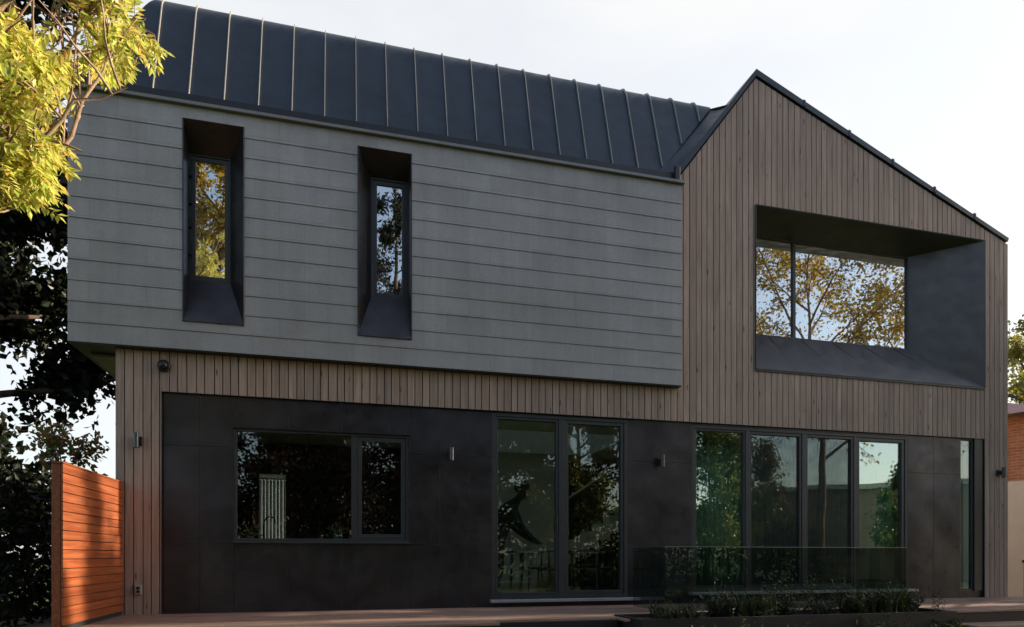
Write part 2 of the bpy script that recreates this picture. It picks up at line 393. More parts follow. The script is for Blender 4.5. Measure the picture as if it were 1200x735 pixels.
# ------------------------------------------------------------------ THE HOUSE
house = empty('modern_house', (0, 8.9, 0), 'modern two storey house in steel, slate and timber with a pointed gable', 'house')
HB = Vector((0, 8.9, 0))
def hpart(mb, name, mat, parent=house, **k):
    mb.v = [(x, y-8.9, z) for x, y, z in mb.v]
    return mb.build(name, mat, parent, **k)
XL, XR = -2.66, 11.33
PX0, PX1, PZ1 = -2.143, 10.80, 2.75       # steel field in the timber
APX, APZ = 6.25, 8.20; GLX, GLZ = 4.93, 6.46; GRX, GRZ = XR, 6.215
BX0, BX1, BZ0, BZ1 = -3.124, 4.91, 3.255, 6.25
YB = 8.77
PW = (6.25, 10.79, 3.633, 6.19)           # picture window opening
def gtop(x):                               # timber top under the gable rake
    return (GLZ + (APZ-GLZ)*(x-GLX)/(APX-GLX)) if x < APX else (APZ + (GRZ-APZ)*(x-APX)/(GRX-APX))

# --- timber cladding: individual boards
tb = MB(); x = XL; edges = {XL, XR}
bw = []
while x < XR-.02:
    wd = rnd.choice([.092, .098, .104, .104, .112])
    if XR - (x+wd) < .07: wd = XR - x
    bw.append((x, x+wd)); x += wd
for a, b in bw:
    a += .0055; b -= .0055
    cuts = sorted({a, b, *[c for c in (PX0, PX1, BX1, PW[0], PW[1], APX) if a < c < b]})
    for p, q in zip(cuts, cuts[1:]):
        if q-p < .006: continue
        m = (p+q)/2
        lo, hi = -.02, None
        iv = []
        top_p, top_q = (gtop(p)-.03, gtop(q)-.03) if m > BX1-.02 else (BZ0+.05,)*2
        bot = PZ1 if PX0 < m < PX1 else -.015
        if PW[0] < m < PW[1]:
            iv = [(bot, bot, PW[2], PW[2]), (PW[3], PW[3], top_p, top_q)]
        else:
            iv = [(bot, bot, top_p, top_q)]
        dy = rnd.uniform(-.0015, .0015)
        for z0, z1, t0, t1 in iv:
            tb.prism([(p, z0), (q, z1), (q, t1), (p, t0)], 8.89+dy, 8.915)
hpart(tb, 'timber_cladding', 'timber', bevel=.002)['label'] = 'weathered grey brown vertical timber boards'
mb = MB()
mb.prism([(XL+.004, -.02), (PX0-.004, -.02), (PX0-.004, PZ1+.004), (BX1, PZ1+.004), (BX1, BZ0+.06), (XL+.004, BZ0+.06)], 8.919, 8.94)
slab_holes(mb, BX1+.001, XR-.006, PZ1+.004, GRZ-.02, [(PW[0]-.001, PW[1]+.001, PW[2]-.001, PW[3]+.001)], 8.919, 8.94)
mb.prism([(BX1+.002, GRZ-.019), (XR-.006, GRZ-.019), (APX, APZ-.06), (BX1+.002, GLZ-.06)], 8.919, 8.94)
mb.box(PX1+.004, XR-.006, 8.919, 8.94, -.02, PZ1+.003)
hpart(mb, 'cladding_backing', 'membrane')
# side return cladding left and right
mb = MB(); mb2 = MB(); y = 8.95
while y < 16.9:
    mb.box(XL, XL+.022, y+.003, y+.117, -.015, BZ0-.01); mb2.box(XR-.022, XR, y+.003, y+.117, -.015, GRZ-.05); y += .12
hpart(mb, 'side_cladding', 'timber'); hpart(mb2, 'side_cladding', 'timber')

# --- steel field
KW = (-1.322, .885, .91, 2.35)
SD = (2.045, 4.10, .115, 2.735)
FD = (5.165, 9.20, .175, 2.72)
NW = (10.30, 10.60, .12, 2.748)
holes = [KW, SD, FD, NW]
mb = MB()
xs = [PX0+.003, -1.72, -1.322, -.66, 0.0, .62, .885, 1.31, 1.72, 2.045]
def panel(x0, x1, z0, z1):
    if x1-x0 > .01 and z1-z0 > .01: mb.box(x0+.0015, x1-.0015, 8.925, 8.942, z0+.0015, z1-.0015)
rows = [(-.015, .87), (.87, 2.10), (2.10, PZ1-.004)]
def rect_minus(x0, x1, z0, z1):
    for h in holes:
        if h[0] < x1-.001 and h[1] > x0+.001 and h[2] < z1-.001 and h[3] > z0+.001:
            if h[2] > z0+.001: panel(x0, x1, z0, h[2])
            if h[3] < z1-.001: panel(x0, x1, h[3], z1)
            return
    panel(x0, x1, z0, z1)
for a, b in zip(xs, xs[1:]):
    inside = KW[0]-.001 < a and b < KW[1]+.001
    if inside:
        panel(a, b, -.015, KW[2]); panel(a, b, KW[3], PZ1-.004)
    else:
        for z0, z1 in rows: rect_minus(a, b, z0, z1)
panel(SD[0], SD[1], -.015, SD[2]); panel(SD[0], SD[1], SD[3], PZ1-.004)
for a, b in ((4.10, 4.62), (4.62, 5.165)):
    for z0, z1 in ((-.015, .87), (.87, 2.13), (2.13, PZ1-.004)): panel(a, b, z0, z1)
panel(FD[0], FD[1], -.015, FD[2]); panel(FD[0], FD[1], FD[3], PZ1-.004)
for z0, z1 in ((-.015, 2.12), (2.12, PZ1-.004)): panel(9.20, 9.74, z0, z1); panel(9.74, 10.30, z0, z1)
panel(10.30, PX1-.003, -.015, NW[2])
hpart(mb, 'steel_panel', 'steel', bevel=.0015)['label'] = 'dark blue brown steel sheet panels of the ground floor'
# trim angle round the steel field
mb = MB(); mb.box(PX0-.003, PX0+.002, 8.886, 8.94, 0, PZ1); mb.box(PX0-.003, PX1+.003, 8.884, 8.94, PZ1-.004, PZ1+.001); mb.box(PX1-.002, PX1+.003, 8.886, 8.94, 0, PZ1-.005)
hpart(mb, 'steel_trim', 'black')

# --- structure shell
mb = MB()
slab_holes(mb, XL+.03, XR-.03, -.3, 3.30, holes, 8.945, 9.12)
hpart(mb, 'front_wall', 'plaster')
mb = MB()
slab_holes(mb, 8.945, 17, -.3, 3.24, [(12.2, 14.2, .9, 2.2)], XL+.025, XL+.16, 'X')
hpart(mb, 'side_wall', 'plaster')
mb = MB()
slab_holes(mb, 8.945, 17, -.3, GRZ-.06, [(10.8, 12.4, .3, 2.65)], XR-.16, XR-.025, 'X')  # hole is an unseen window added to let sun into the room
hpart(mb, 'side_wall', 'plaster')
mb = MB()
BACK = [(-2.2, -1.0, .5, 2.6)]
slab_holes(mb, XL+.03, XR-.03, -.3, 6.2, BACK, 16.86, 17.0)
mb.box(BX0, XL+.03, 16.86, 17.0, 3.27, 6.2)
hpart(mb, 'back_wall', 'plaster')
mb = MB(); mb.box(XL+.17, XR-.17, 9.121, 16.859, -.1, .06); hpart(mb, 'interior_floor', 'floorwood')
mb = MB(); slab_xy(mb, XL+.17, XR-.17, 9.121, 16.859, 2.76, 3.2, VOID); hpart(mb, 'ceiling', 'plaster')
# interior partitions: kitchen / stair wall / curtained room
mb = MB()
hpart(MB().box(1.55, 1.67, 9.121, 10.3, .062, 2.758), 'interior_wall', 'plaster')
mb.box(1.55, 4.5, 12.63, 12.75, .062, 2.758)
hpart(mb, 'interior_wall', 'plaster')
mb = MB(); slab_holes(mb, XL+.17, 1.549, .062, 2.758, [(-1.44, -.975, .05, 2.2)], 12.5, 12.62)
mb.box(4.121, XR-.17, 13.4, 13.5, .062, 2.758)
hpart(mb, 'shade_partition', 'black')  # black colour stands in for the dimness of unlit rooms
mb = MB()                                   # stair flight with white stringer and rail climbing to the right
for k in range(12):
    mb.box(3.25+.25*k, 3.50+.25*k, 12.25, 12.62, .062 if k < 1 else .06+.165*(k-1), .225+.165*k)
mb.slab([(3.17, 12.22, 1.07), (5.2, 12.22, 2.41), (5.2, 12.22, 2.45), (3.17, 12.22, 1.11)], -.04)
mb.box(3.17, 3.21, 12.19, 12.23, .064, 1.08)
hpart(mb, 'staircase', 'white')

# --- upper slate box
W1 = (-1.885, -1.175, 3.60, 6.097); W2 = (.205, .912, 3.60, 6.085)
F1 = (-1.885, -1.38, 4.23, 5.86); F2 = (.383, .900, 4.235, 5.89)
mb = MB(); nrow = 12; z = BZ0
zs = [BZ0, 3.487] + [3.487+.2475*k for k in range(1, 11)] + [BZ1]
for k in range(len(zs)-1):
    z0, z1 = zs[k], zs[k+1]
    spans = [(BX0, BX1)]
    cuts = []
    for W in (W1, W2):
        cuts.append(W)
    xsu = [BX0, W1[0], W1[1], W2[0], W2[1], BX1]
    for i, (a, b) in enumerate(zip(xsu, xsu[1:])):
        W = {1: W1, 3: W2}.get(i)
        segs = [(z0, z1)]
        if W:
            segs = []
            if z0 < W[2]: segs.append((z0, min(z1, W[2])))
            if z1 > W[3]: segs.append((max(z0, W[3]), z1))
        for s0, s1 in segs:
            if s1-s0 < .004: continue
            # lapped slate: foot proud of the head
            f0 = YB + .009*(s0-z0)/(z1-z0); f1 = YB + .009*(s1-z0)/(z1-z0)
            s0b = s0+.0035 if s0 == z0 else s0
            mb.add([(a,f0,s0b),(b,f0,s0b),(b,8.80,s0b),(a,8.80,s0b),(a,f1,s1),(b,f1,s1),(b,8.80,s1),(a,8.80,s1)],
                   [(0,3,2,1),(4,5,6,7),(0,1,5,4),(1,2,6,5),(2,3,7,6),(3,0,4,7)])
hpart(mb, 'slate_cladding', 'slate')['label'] = 'grey slate courses of the projecting upper storey'
mb = MB()
slab_holes(mb, BX0+.003, BX1-.003, BZ0+.003, BZ1, [W1, W2], 8.802, 8.94)
mb.box(BX0+.003, BX0+.14, 8.941, 16.858, BZ0+.003, 6.28)
hpart(mb, 'upper_wall', 'slate')
mb = MB(); mb.box(BX0+.004, BX1-.004, 8.78, 8.888, BZ0-.012, BZ0-.001); mb.box(BX0+.004, XL-.001, 8.8885, 16.99, BZ0-.012, BZ0-.001)
hpart(mb, 'soffit', 'black')
mb = MB(); slab_xy(mb, BX0+.1, XR-.17, 9.2, 16.85, 3.21, 3.25, VOID); hpart(mb, 'upper_floor', 'floorwood')
mb = MB(); mb.box(1.9, 1.99, 9.2, 16.8, 3.26, 6.2); mb.box(BX1, BX1+.1, 9.2, 16.8, 3.26, 6.2); mb.box(2.0, 4.9, 10.1, 10.2, 3.26, 6.6); mb.box(-3, XR-.2, 12.5, 12.6, 3.26, 6.2); hpart(mb, 'upper_partition', 'plaster')  # front piece beside the void is added, unseen, to bounce daylight down
mb = MB(); mb.box(BX0-.03, BX1+.035, 8.725, 8.86, BZ1+.002, BZ1+.042); mb.box(BX0-.03, BX0+.03, 8.861, 17, BZ1+.002, BZ1+.042)
hpart(mb, 'cap_flashing', 'cap', bevel=.003)
mb = MB(); mb.box(BX0+.02, BX1+.0, 8.83, 8.93, BZ1+.044, 6.44)
hpart(mb, 'gutter', 'black')
mb = MB(); mb.box(BX1-.11, BX1-.03, 8.76, 8.82, BZ1+.045, 6.52); hpart(mb, 'downpipe_outlet', 'black', bevel=.008)

def reveal(outer, inner, y0, y1, mat, name='window_reveal', rim=.006):
    a = [(outer[0], y0, outer[2]), (outer[1], y0, outer[2]), (outer[1], y0, outer[3]), (outer[0], y0, outer[3])]
    b = [(inner[0], y1, inner[2]), (inner[1], y1, inner[2]), (inner[1], y1, inner[3]), (inner[0], y1, inner[3])]
    m = MB()
    for i in range(4):
        j = (i+1) % 4
        m.slab([a[i], b[i], b[j], a[j]], .012)
    return m
def window(fr, y, mat, mull=(), fw=.05, sash=(), name='window', depth=.07, glassy=.03, screens=(), transoms=()):
    """fr x0,x1,z0,z1; frame bars as one mesh, each pane its own sub-part"""
    x0, x1, z0, z1 = fr
    m = MB()
    m.box(x0, x1, y, y+depth, z0, z0+fw); m.box(x0, x1, y, y+depth, z1-fw, z1)
    m.box(x0, x0+fw, y, y+depth, z0+fw, z1-fw); m.box(x1-fw, x1, y, y+depth, z0+fw, z1-fw)
    xsp = [x0+fw]
    for a, b in mull:
        m.box(a, b, y+.002, y+depth-.002, z0+fw, z1-fw); xsp += [a, b]
    xsp.append(x1-fw)
    win = None
    panes = []
    for i in range(0, len(xsp), 2):
        a, b, c, d = xsp[i], xsp[i+1], z0+fw, z1-fw
        k = i//2
        if k in sash:
            s = sash[k]; yy = y+.012
            m.box(a+.004, b-.004, yy, yy+depth-.03, c+.004, c+s); m.box(a+.004, b-.004, yy, yy+depth-.03, d-s, d-.004)
            m.box(a+.004, a+s, yy, yy+depth-.03, c+s, d-s); m.box(b-s, b-.004, yy, yy+depth-.03, c+s, d-s)
            a += s; b -= s; c += s; d -= s
        panes.append((a, b, c, d, k))
    fo = hpart(m, name, 'frame', bevel=.003)
    for a, b, c, d, k in panes:
        hpart(MB().box(a-.002, b+.002, y+glassy, y+glassy+.008, c-.002, d+.002), 'glass', mat, fo)
        if k in screens:
            s = MB(); s.box(a, b, y+.006, y+.008, c, d)
            hpart(s, 'insect_screen', 'screen', fo)
    return fo

hpart(reveal(W1, F1, YB-.004, 9.10, 'reveal'), 'window_reveal', 'steel')
hpart(reveal(W2, F2, YB-.004, 9.10, 'reveal'), 'window_reveal', 'steel')
o = window(F1, 9.095, 'glass_up', fw=.025, sash={0: .055}, name='window'); o['label'] = 'narrow upper window reflecting golden leaves'
hm = MB()
for z in (5.55, 5.2, 4.9, 4.55): hpart(MB().box(-1.875, -1.845, 9.05, 9.094, z, z+.1), 'hinge', 'black', o)
o = window(F2, 9.095, 'glass_up', fw=.03, sash={0: .06}, name='window'); o['label'] = 'narrow upper window reflecting blue sky'
PF = (6.25, 9.75, 4.37, 6.035)
hpart(reveal(PW, PF, 8.883, 9.45, 'reveal'), 'window_reveal', 'reveal')
for t in (.18, .36, .54, .72, .9):           # sheet joints on the big splayed reveal
    x = 6.25+4.4*t; xi = 6.25+3.5*t
    hpart(MB().slab([(x, 8.889, 3.646), (xi, 9.43, 4.366), (xi+.008, 9.43, 4.366), (x+.009, 8.889, 3.646)], .004), 'reveal_joint', 'black')
hpart(MB().slab([(10.78, 8.889, 5.90), (9.752, 9.44, 5.84), (9.752, 9.44, 5.846), (10.78, 8.889, 5.906)], .006), 'reveal_joint', 'frame')
m = MB(); a, b, c, d = PW
for q in ((a-.002, b+.002, c-.03, c), (a-.002, b+.002, d, d+.008), (b, b+.02, c, d), (a-.012, a, c, d)):
    m.box(q[0], q[1], 8.872, 8.918, q[2], q[3])
hpart(m, 'reveal_rim', 'black')
o = window(PF, 9.445, 'glass_up', mull=((7.36, 7.42),), fw=.03, name='picture_window', depth=.08); o['label'] = 'wide picture window in the gable'
o = window(KW, 8.94, 'glass_dn', mull=((.13, .20),), fw=.035, sash={1: .065}, name='window', depth=.08); o['label'] = 'wide kitchen window with a fixed pane and a side sash'
hpart(MB().box(KW[0]-.01, KW[1]+.03, 8.885, 8.94, KW[2]-.028, KW[2]-.004), 'window_sill', 'frame', bevel=.003)
m = MB(); m.box(KW[0]-.004, KW[1]+.02, 8.905, 8.938, KW[3], KW[3]+.014); hpart(m, 'window_hood', 'black')
o = window(SD, 8.925, 'glass_dn', mull=((3.03, 3.125),), fw=.05, sash={0: .035, 1: .05}, name='sliding_door', depth=.12, glassy=.05, screens=()); o['label'] = 'two pane sliding door'
hpart(MB().box(2.985, 3.005, 8.90, 8.925, 1.05, 1.30), 'handle', 'black', o, bevel=.004)
hpart(MB().box(2.005, 4.25, 8.80, 8.935, .068, .108), 'door_sill', 'sill', bevel=.004)
o = window(FD, 8.925, 'glass_door', mull=((6.10, 6.165), (7.13, 7.20), (8.12, 8.18)), fw=.05, sash={0: .03, 1: .045, 2: .045, 3: .06}, name='sliding_door', depth=.12, glassy=.05, screens=(1, 2)); o['label'] = 'four pane glazed door with sheer curtains'
hpart(MB().box(5.11, 9.29, 8.80, 8.935, .128, .168), 'door_sill', 'sill', bevel=.004)
# tall niche window at the right end
m = MB(); m.box(10.603, PX1-.004, 8.905, 8.942, .12, 2.748); hpart(m, 'niche_panel', 'black')
o = window((10.30, 10.60, .12, 2.746), 8.93, 'glass_dn', fw=.03, name='window', depth=.06); o['label'] = 'tall narrow window in a dark niche'

# --- roofs
mb = MB()
YF, ZF, YT, ZT = 8.87, 6.435, 9.40, 7.93
VA = (4.62, YF+.01, ZF+.02); VB = (5.72, YT-.02, ZT-.03)   # valley against the gable
HB_ = (-2.35, YT, ZT)
def curveprofile():
    # steep face, rolling over at the top
    pr = [(YF, ZF)]
    for t in (.25, .5, .75, 1): pr.append((YF+.41*t, ZF+1.338*t))
    for a in (66, 60, 54, 48, 42, 36, 30, 24, 18, 12): pr.append((YF+.41+.45*(math.sin(R(73))-math.sin(R(a))), ZF+1.338+.45*(math.cos(R(a))-math.cos(R(73)))))
    return pr
prof = curveprofile()
def hipx(z): return BX0 + (HB_[0]-BX0)*min(1, (z-ZF)/(ZT-ZF))
def valx(z): return 4.60 + (5.76-4.60)*min(1, max(0, (z-ZF)/(ZT-ZF)))**1.0
nX = 2
rowsv = []
for (y, z) in prof:
    rowsv.append([(hipx(z), y, z), (valx(z), y, z)])
vs = [p for r in rowsv for p in r]; fs = [(2*i, 2*i+1, 2*i+3, 2*i+2) for i in range(len(prof)-1)]
mb.add(vs, fs)
# underside closing sheet slightly behind
mb.add([(p[0], p[1]+.03, p[2]-.02) for p in vs], [tuple(reversed(f)) for f in fs])
# hip end slope and flat top
mb.add([(BX0, YF, ZF), (HB_[0], prof[-1][0], prof[-1][1]), (HB_[0], 17, prof[-1][1]), (BX0, 17.0, ZF)], [(0,1,2,3)])
for i in range(len(prof)-1):
    a, b = rowsv[i][0], rowsv[i+1][0]
    mb.add([a, b, (BX0+.2, 10.5, ZF)], [(0,1,2)])
zt_ = prof[-1][1]
for qx0, qx1, qy0, qy1 in ((HB_[0], 6.2, prof[-1][0], VOID[2]), (HB_[0], 6.2, VOID[3], 17), (HB_[0], VOID[0], VOID[2], VOID[3]), (VOID[1], 6.2, VOID[2], VOID[3])):
    mb.add([(qx0, qy0, zt_), (qx1, qy0, zt_), (qx1, qy1, zt_), (qx0, qy1, zt_)], [(0,1,2,3)])
# standing seams (thin upright ribs following the sheet)
roofmb = mb; mb = MB()
def seam(x):
    pts = [(y, z) for y, z in prof if hipx(z) < x-.005 and x+.005 < valx(z)]
    # find the part of the profile inside the sheet
    fine = []
    for (y0, z0), (y1, z1) in zip(prof, prof[1:]):
        for k in range(6):
            t = k/6; fine.append((y0+(y1-y0)*t, z0+(z1-z0)*t))
    fine.append(prof[-1])
    pts = [(y, z) for y, z in fine if hipx(z) < x-.004 and x+.004 < valx(z)]
    if len(pts) < 4: return
    vs = []; h0 = .03
    for i, (y, z) in enumerate(pts):
        y0, z0 = pts[max(0, i-1)]; y1, z1 = pts[min(len(pts)-1, i+1)]
        ty, tz = y1-y0, z1-z0; l = math.hypot(ty, tz); ny, nz = -tz/l, ty/l; h = h0*max(.15, min(1, (ZF+1.62-z)/.1))
        for xx in (x-.0045, x+.0045):
            vs += [(xx, y, z), (xx, y+ny*h, z+nz*h)]
    fs = []
    for i in range(len(pts)-1):
        a = i*4; b = a+4
        fs += [(a, b, b+1, a+1), (a+2, a+3, b+3, b+2), (a+1, b+1, b+3, a+3)]
    fs += [(0, 1, 3, 2), (len(vs)-4, len(vs)-2, len(vs)-1, len(vs)-3)]
    mb.add(vs, fs)
for k in range(-3, 19):
    seam(-1.832+.405*k)
hpart(mb, 'standing_seam', 'seam')['kind'] = 'stuff'
mb = roofmb
# eave drip
mb.box(BX0, VA[0]+.3, YF-.025, YF+.0, ZF-.015, ZF+.012)
hpart(mb, 'roof', 'roof')['label'] = 'steep dark blue grey standing seam roof'
# gable roof
mb = MB(); t = .075
RL = [(GLX-.02, GLZ-.02), (APX, APZ), (APX, APZ+t*1.35), (GLX-.06, GLZ+t*.55)]
mb.prism(RL, 8.865, 17.05)
mb.prism([(APX+.001, APZ), (GRX-.03, GRZ+.012), (GRX-.01, GRZ+t*.98), (APX+.001, APZ+t*1.35)], 8.865, 17.05)
def ruled(A0, A1, B0, B1, n=12, sag=.05):
    vs = []
    for i in range(n+1):
        t = i/n
        a = Vector(A0).lerp(Vector(A1), t); b = Vector(B0).lerp(Vector(B1), t)
        for j in range(7):
            u = j/6; p = a.lerp(b, u); p.z -= sag*math.sin(math.pi*u)*t
            vs.append(p)
    fs = [(i*7+j, i*7+j+1, (i+1)*7+j+1, (i+1)*7+j) for i in range(n) for j in range(6)]
    mb.add(vs, fs)
ruled((4.585, YF-.006, ZF), (5.70, 9.42, 7.93), (GLX-.045, 8.868, GLZ+.03), (5.83, 8.868, 7.69), sag=.05)
ruled((5.70, 9.42, 7.93), (5.74, 10.5, 8.09), (5.83, 8.868, 7.69), (5.95, 10.4, 7.86), sag=.05)
for k in range(1, 6):                       # joint clips on the long rake
    x = APX + .86*k; z = APZ + (GRZ-APZ)*(x-APX)/(GRX-APX)
    mb.prism([(x, z+.012), (x+.035, z-.002), (x+.035, z+.094), (x, z+.108)], 8.858, 8.92)
hpart(mb, 'gable_roof', 'roof')['label'] = 'thin dark metal gable roof with a short steep and a long shallow slope'

# curtains behind the four pane door, niche window
def curtain(x0, x1, y, z0, z1, amp, wl, name, mat, label, seed=1):
    r = random.Random(seed); n = int((x1-x0)/.012); vs = []; ph = 0
    for i in range(n+1):
        x = x0+(x1-x0)*i/n; ph += .012/wl*2*math.pi*(1+.35*math.sin(x*3.1+seed))
        d = amp*math.sin(ph)
        for k, z in enumerate((z0, (z0+z1)/2, z1)): vs.append((x, y+d*(1, .85, .6)[k], z))
    fs = []
    for i in range(n):
        for k in range(2): fs.append((i*3+k, (i+1)*3+k, (i+1)*3+k+1, i*3+k+1))
    m = MB(); m.add([(a-x0, b-y, c-z0) for a, b, c in vs], fs)
    me = bpy.data.meshes.new(name); me.from_pydata(m.v, [], m.f); me.materials.append(M[mat])
    me.polygons.foreach_set('use_smooth', [True]*len(me.polygons))
    o = bpy.data.objects.new(name, me); COL.objects.link(o); o.location = (x0, y, z0)
    sm = o.modifiers.new('thick', 'SOLIDIFY'); sm.thickness = .002
    return tag(o, label, 'curtain')
curtain(5.02, 9.32, 9.30, .07, 2.74, .035, .12, 'curtain', 'curtain', 'sheer green grey curtain drawn behind the four pane glass door', 2)
curtain(10.25, 10.66, 9.16, .07, 2.74, .02, .11, 'curtain', 'teal', 'pale teal curtain behind the tall narrow corner window', 5)

# ------------------------------------------------------------------ fixtures on the facade
def wall_lamp(x, y, z, label):
    t = empty('wall_lamp', (x, y, z), label, 'wall lamp', 'cylindrical up and down lamps on the facade')
    MB().box(-.038, .038, -.03, .0, -.055, .055).build('back_plate', 'black', t, bevel=.003)
    MB().box(-.014, .014, -.078, -.0302, -.03, .03).build('bracket', 'black', t)
    MB().lathe([(.026, -.092), (.030, -.088), (.030, .088), (.026, .092)], (0, -.105, 0), 20).build('lamp_cylinder', 'fixture', t, smooth=False)
    return t
wall_lamp(-2.40, 8.888, 2.12, 'small grey cylinder wall lamp on the timber strip beside the orange fence')
wall_lamp(1.455, 8.924, 2.11, 'small grey cylinder wall lamp on dark steel between kitchen window and sliding door')
wall_lamp(4.62, 8.924, 2.13, 'small grey cylinder wall lamp on dark steel between the two glazed doors')
wall_lamp(11.10, 8.888, 2.165, 'small black wall lamp on the timber at the far right corner')
c = empty('security_camera', (-2.115, 8.888, 3.06), 'round black security camera on the timber under the slate storey', 'camera')
MB().lathe([(.068, 0), (.076, .014), (.074, .036), (.062, .044)], (0, 0, 0), 24, 'Y').build('camera_base', 'black', c)
MB().lathe([(.055, .044), (.052, .062), (.042, .08), (.025, .092), (.004, .097)], (0, 0, 0), 24, 'Y').build('camera_dome', 'black', c, smooth=True)
c = empty('outdoor_outlet', (-2.40, 8.888, .305), 'grey outdoor power outlet low on the timber strip beside the fence', 'outlet')
MB().box(-.038, .038, -.03, 0, -.058, .058).build('outlet_box', 'plastic', c, bevel=.005)
MB().box(-.018, .018, -.034, -.0305, -.038, -.006).box(-.018, .018, -.034, -.0305, .006, .038).build('socket', 'black', c)

# ------------------------------------------------------------------ deck, steps, planter, balustrade
mb = MB(); DY0, DY1 = 6.82, 8.925
y = DY0
k = 0
NOT = (1.65, 3.12, 7.05)                     # notch where steps go down
PLX0, PLX1, PLY0, PLY1 = 3.20, 7.60, 6.62, 7.34
while y < DY1-.02:
    y1 = min(y+.134, DY1)
    segs = [(-3.6, 13.6)]
    def cut(segs, a, b):
        r = []
        for p, q in segs:
            if b <= p or a >= q: r.append((p, q)); continue
            if p < a: r.append((p, a))
            if q > b: r.append((b, q))
        return r
    if y < NOT[2]: segs = cut(segs, NOT[0], NOT[1])
    if y < PLY1: segs = cut(segs, PLX0-.03, PLX1+.03)
    for p, q in segs:
        x = p; off = rnd.uniform(1.2, 3.6)
        while x < q-.01:
            xe = min(q, x+off); off = 3.6
            mb.box(x+.0015, xe-.0015, y, y1-.006, -.028+rnd.uniform(0, .001), rnd.uniform(-.0015, .0015)); x = xe
    y += .14
struct(mb.build('deck', 'deckwood', bevel=.002))
mb = MB(); mb.box(-3.6, NOT[0], 6.83, 6.86, -.44, -.03); mb.box(PLX1+.035, 13.6, 6.83, 6.86, -.44, -.03); mb.box(NOT[0], NOT[1], 7.06, 7.09, -.44, -.03)
mb.box(-3.58, 13.58, 8.2, 8.9, -.46, -.04); mb.box(-3.58, 1.6, 6.87, 8.2, -.46, -.04); mb.box(7.64, 13.58, 6.87, 8.2, -.46, -.04); mb.box(1.6, 7.6, 7.36, 8.2, -.46, -.04)
struct(mb.build('deck_frame', 'darkwood'))
st = empty('deck_step', (2.385, 6.9, GZ), 'low dark timber step at the notch in the front edge of the deck', 'step')
MB().box(-.72, .72, -.30, .13, .30, .33).build('tread', 'darkwood', st); MB().box(-.70, .70, -.27, .10, 0, .299).build('riser', 'darkwood', st)
st = empty('deck_step', (9.6, 6.6, GZ), 'long pale timber step below the right end of the deck', 'step')
MB().box(-1.9, 1.9, -.18, .21, .28, .31).build('tread', 'deckwood', st, bevel=.003); MB().box(-1.87, 1.87, -.16, .19, 0, .279).build('riser', 'darkwood', st)

pl = empty('planter_box', ((PLX0+PLX1)/2, (PLY0+PLY1)/2, GZ), 'long dark timber planter box full of low plants before the glass balustrade', 'planter')
hx, hy = (PLX1-PLX0)/2, (PLY1-PLY0)/2; zt = .015-GZ
m = MB(); m.box(-hx, hx, -hy, -hy+.04, 0, zt); m.box(-hx, hx, hy-.04, hy, 0, zt); m.box(-hx, -hx+.04, -hy+.04, hy-.04, 0, zt); m.box(hx-.04, hx, -hy+.04, hy-.04, 0, zt)
m.build('planter_wall', 'darkwood', pl, bevel=.004)
MB().box(-hx+.04, hx-.04, -hy+.04, hy-.04, .1, zt-.05).build('soil', 'soil', pl)

# planting: tufts and stems
def leafquad(V, F, p, d, n, l, wd):
    """pointed leaf: base p, direction d, width axis from n"""
    s = d.cross(n); s.normalize(); b = len(V)
    up = s.cross(d)
    V += [p, p+d*l*.45+s*wd*.5+up*wd*.12, p+d*l, p+d*l*.45-s*wd*.5+up*wd*.12]
    F += [(b, b+1, b+2, b+3)]
def rv(r): 
    while True:
        v = Vector((r.uniform(-1, 1), r.uniform(-1, 1), r.uniform(-1, 1)))
        if .05 < v.length < 1: return v.normalized()
def raw(name, V, F, mat, parent=None, smooth=False):
    me = bpy.data.meshes.new(name); me.from_pydata([tuple(v) for v in V], [], F); me.materials.append(M[mat])
    o = bpy.data.objects.new(name, me); COL.objects.link(o)
    if parent: o.parent = parent
    return o
def shrub_mesh(r, kind, h):
    V, F = [], []
    if kind == 0:      # grass tuft
        for _ in range(70):
            a = r.uniform(0, 6.28); d = Vector((math.cos(a)*r.uniform(.1, .7), math.sin(a)*r.uniform(.1, .7), 1)).normalized()
            p = Vector((r.gauss(0, .03), r.gauss(0, .03), 0)); l = h*r.uniform(.5, 1)
            s = Vector((-math.sin(a), math.cos(a), 0))*.004
            mid = p+d*l*.6; tip = mid+Vector((d.x*1.4, d.y*1.4, .35)).normalized()*l*.4
            b = len(V); V += [p-s, p+s, mid+s, mid-s, tip]; F += [(b, b+1, b+2, b+3), (b+3, b+2, b+4)]
    elif kind == 1:    # leafy clump
        for _ in range(26):
            a = r.uniform(0, 6.28); d = Vector((math.cos(a)*.45, math.sin(a)*.45, 1)).normalized(); l = h*r.uniform(.4, 1)
            p0 = Vector((r.gauss(0, .012), r.gauss(0, .012), 0)); b = len(V); s = Vector((.002, .001, 0)); V += [p0-s, p0+s, p0+d*l]; F += [(b, b+1, b+2)]
            for k in range(9):
                p = p0+d*l*(k+1)/9
                dd = (rv(r)+Vector((0, 0, .3))).normalized(); leafquad(V, F, p, dd, rv(r), .035+.02*r.random(), .02)
    else:              # tall airy stems
        for _ in range(7):
            a = r.uniform(0, 6.28); d = Vector((math.cos(a)*.2, math.sin(a)*.2, 1)).normalized(); l = h*r.uniform(.6, 1); p0 = Vector((r.gauss(0, .03), r.gauss(0, .03), 0))
            b = len(V); s = Vector((.0025, 0, 0)); V += [p0-s, p0+s, p0+d*l]; F += [(b, b+1, b+2)]
            for k in range(12):
                p = p0+d*l*(k+1)/12
                dd = (rv(r)+Vector((0, 0, .5))).normalized(); leafquad(V, F, p, dd, rv(r), .03+.025*(1-k/12), .012)
    return V, F
shr = []
names = ['grass_tuft', 'leafy_plant', 'stem_plant']
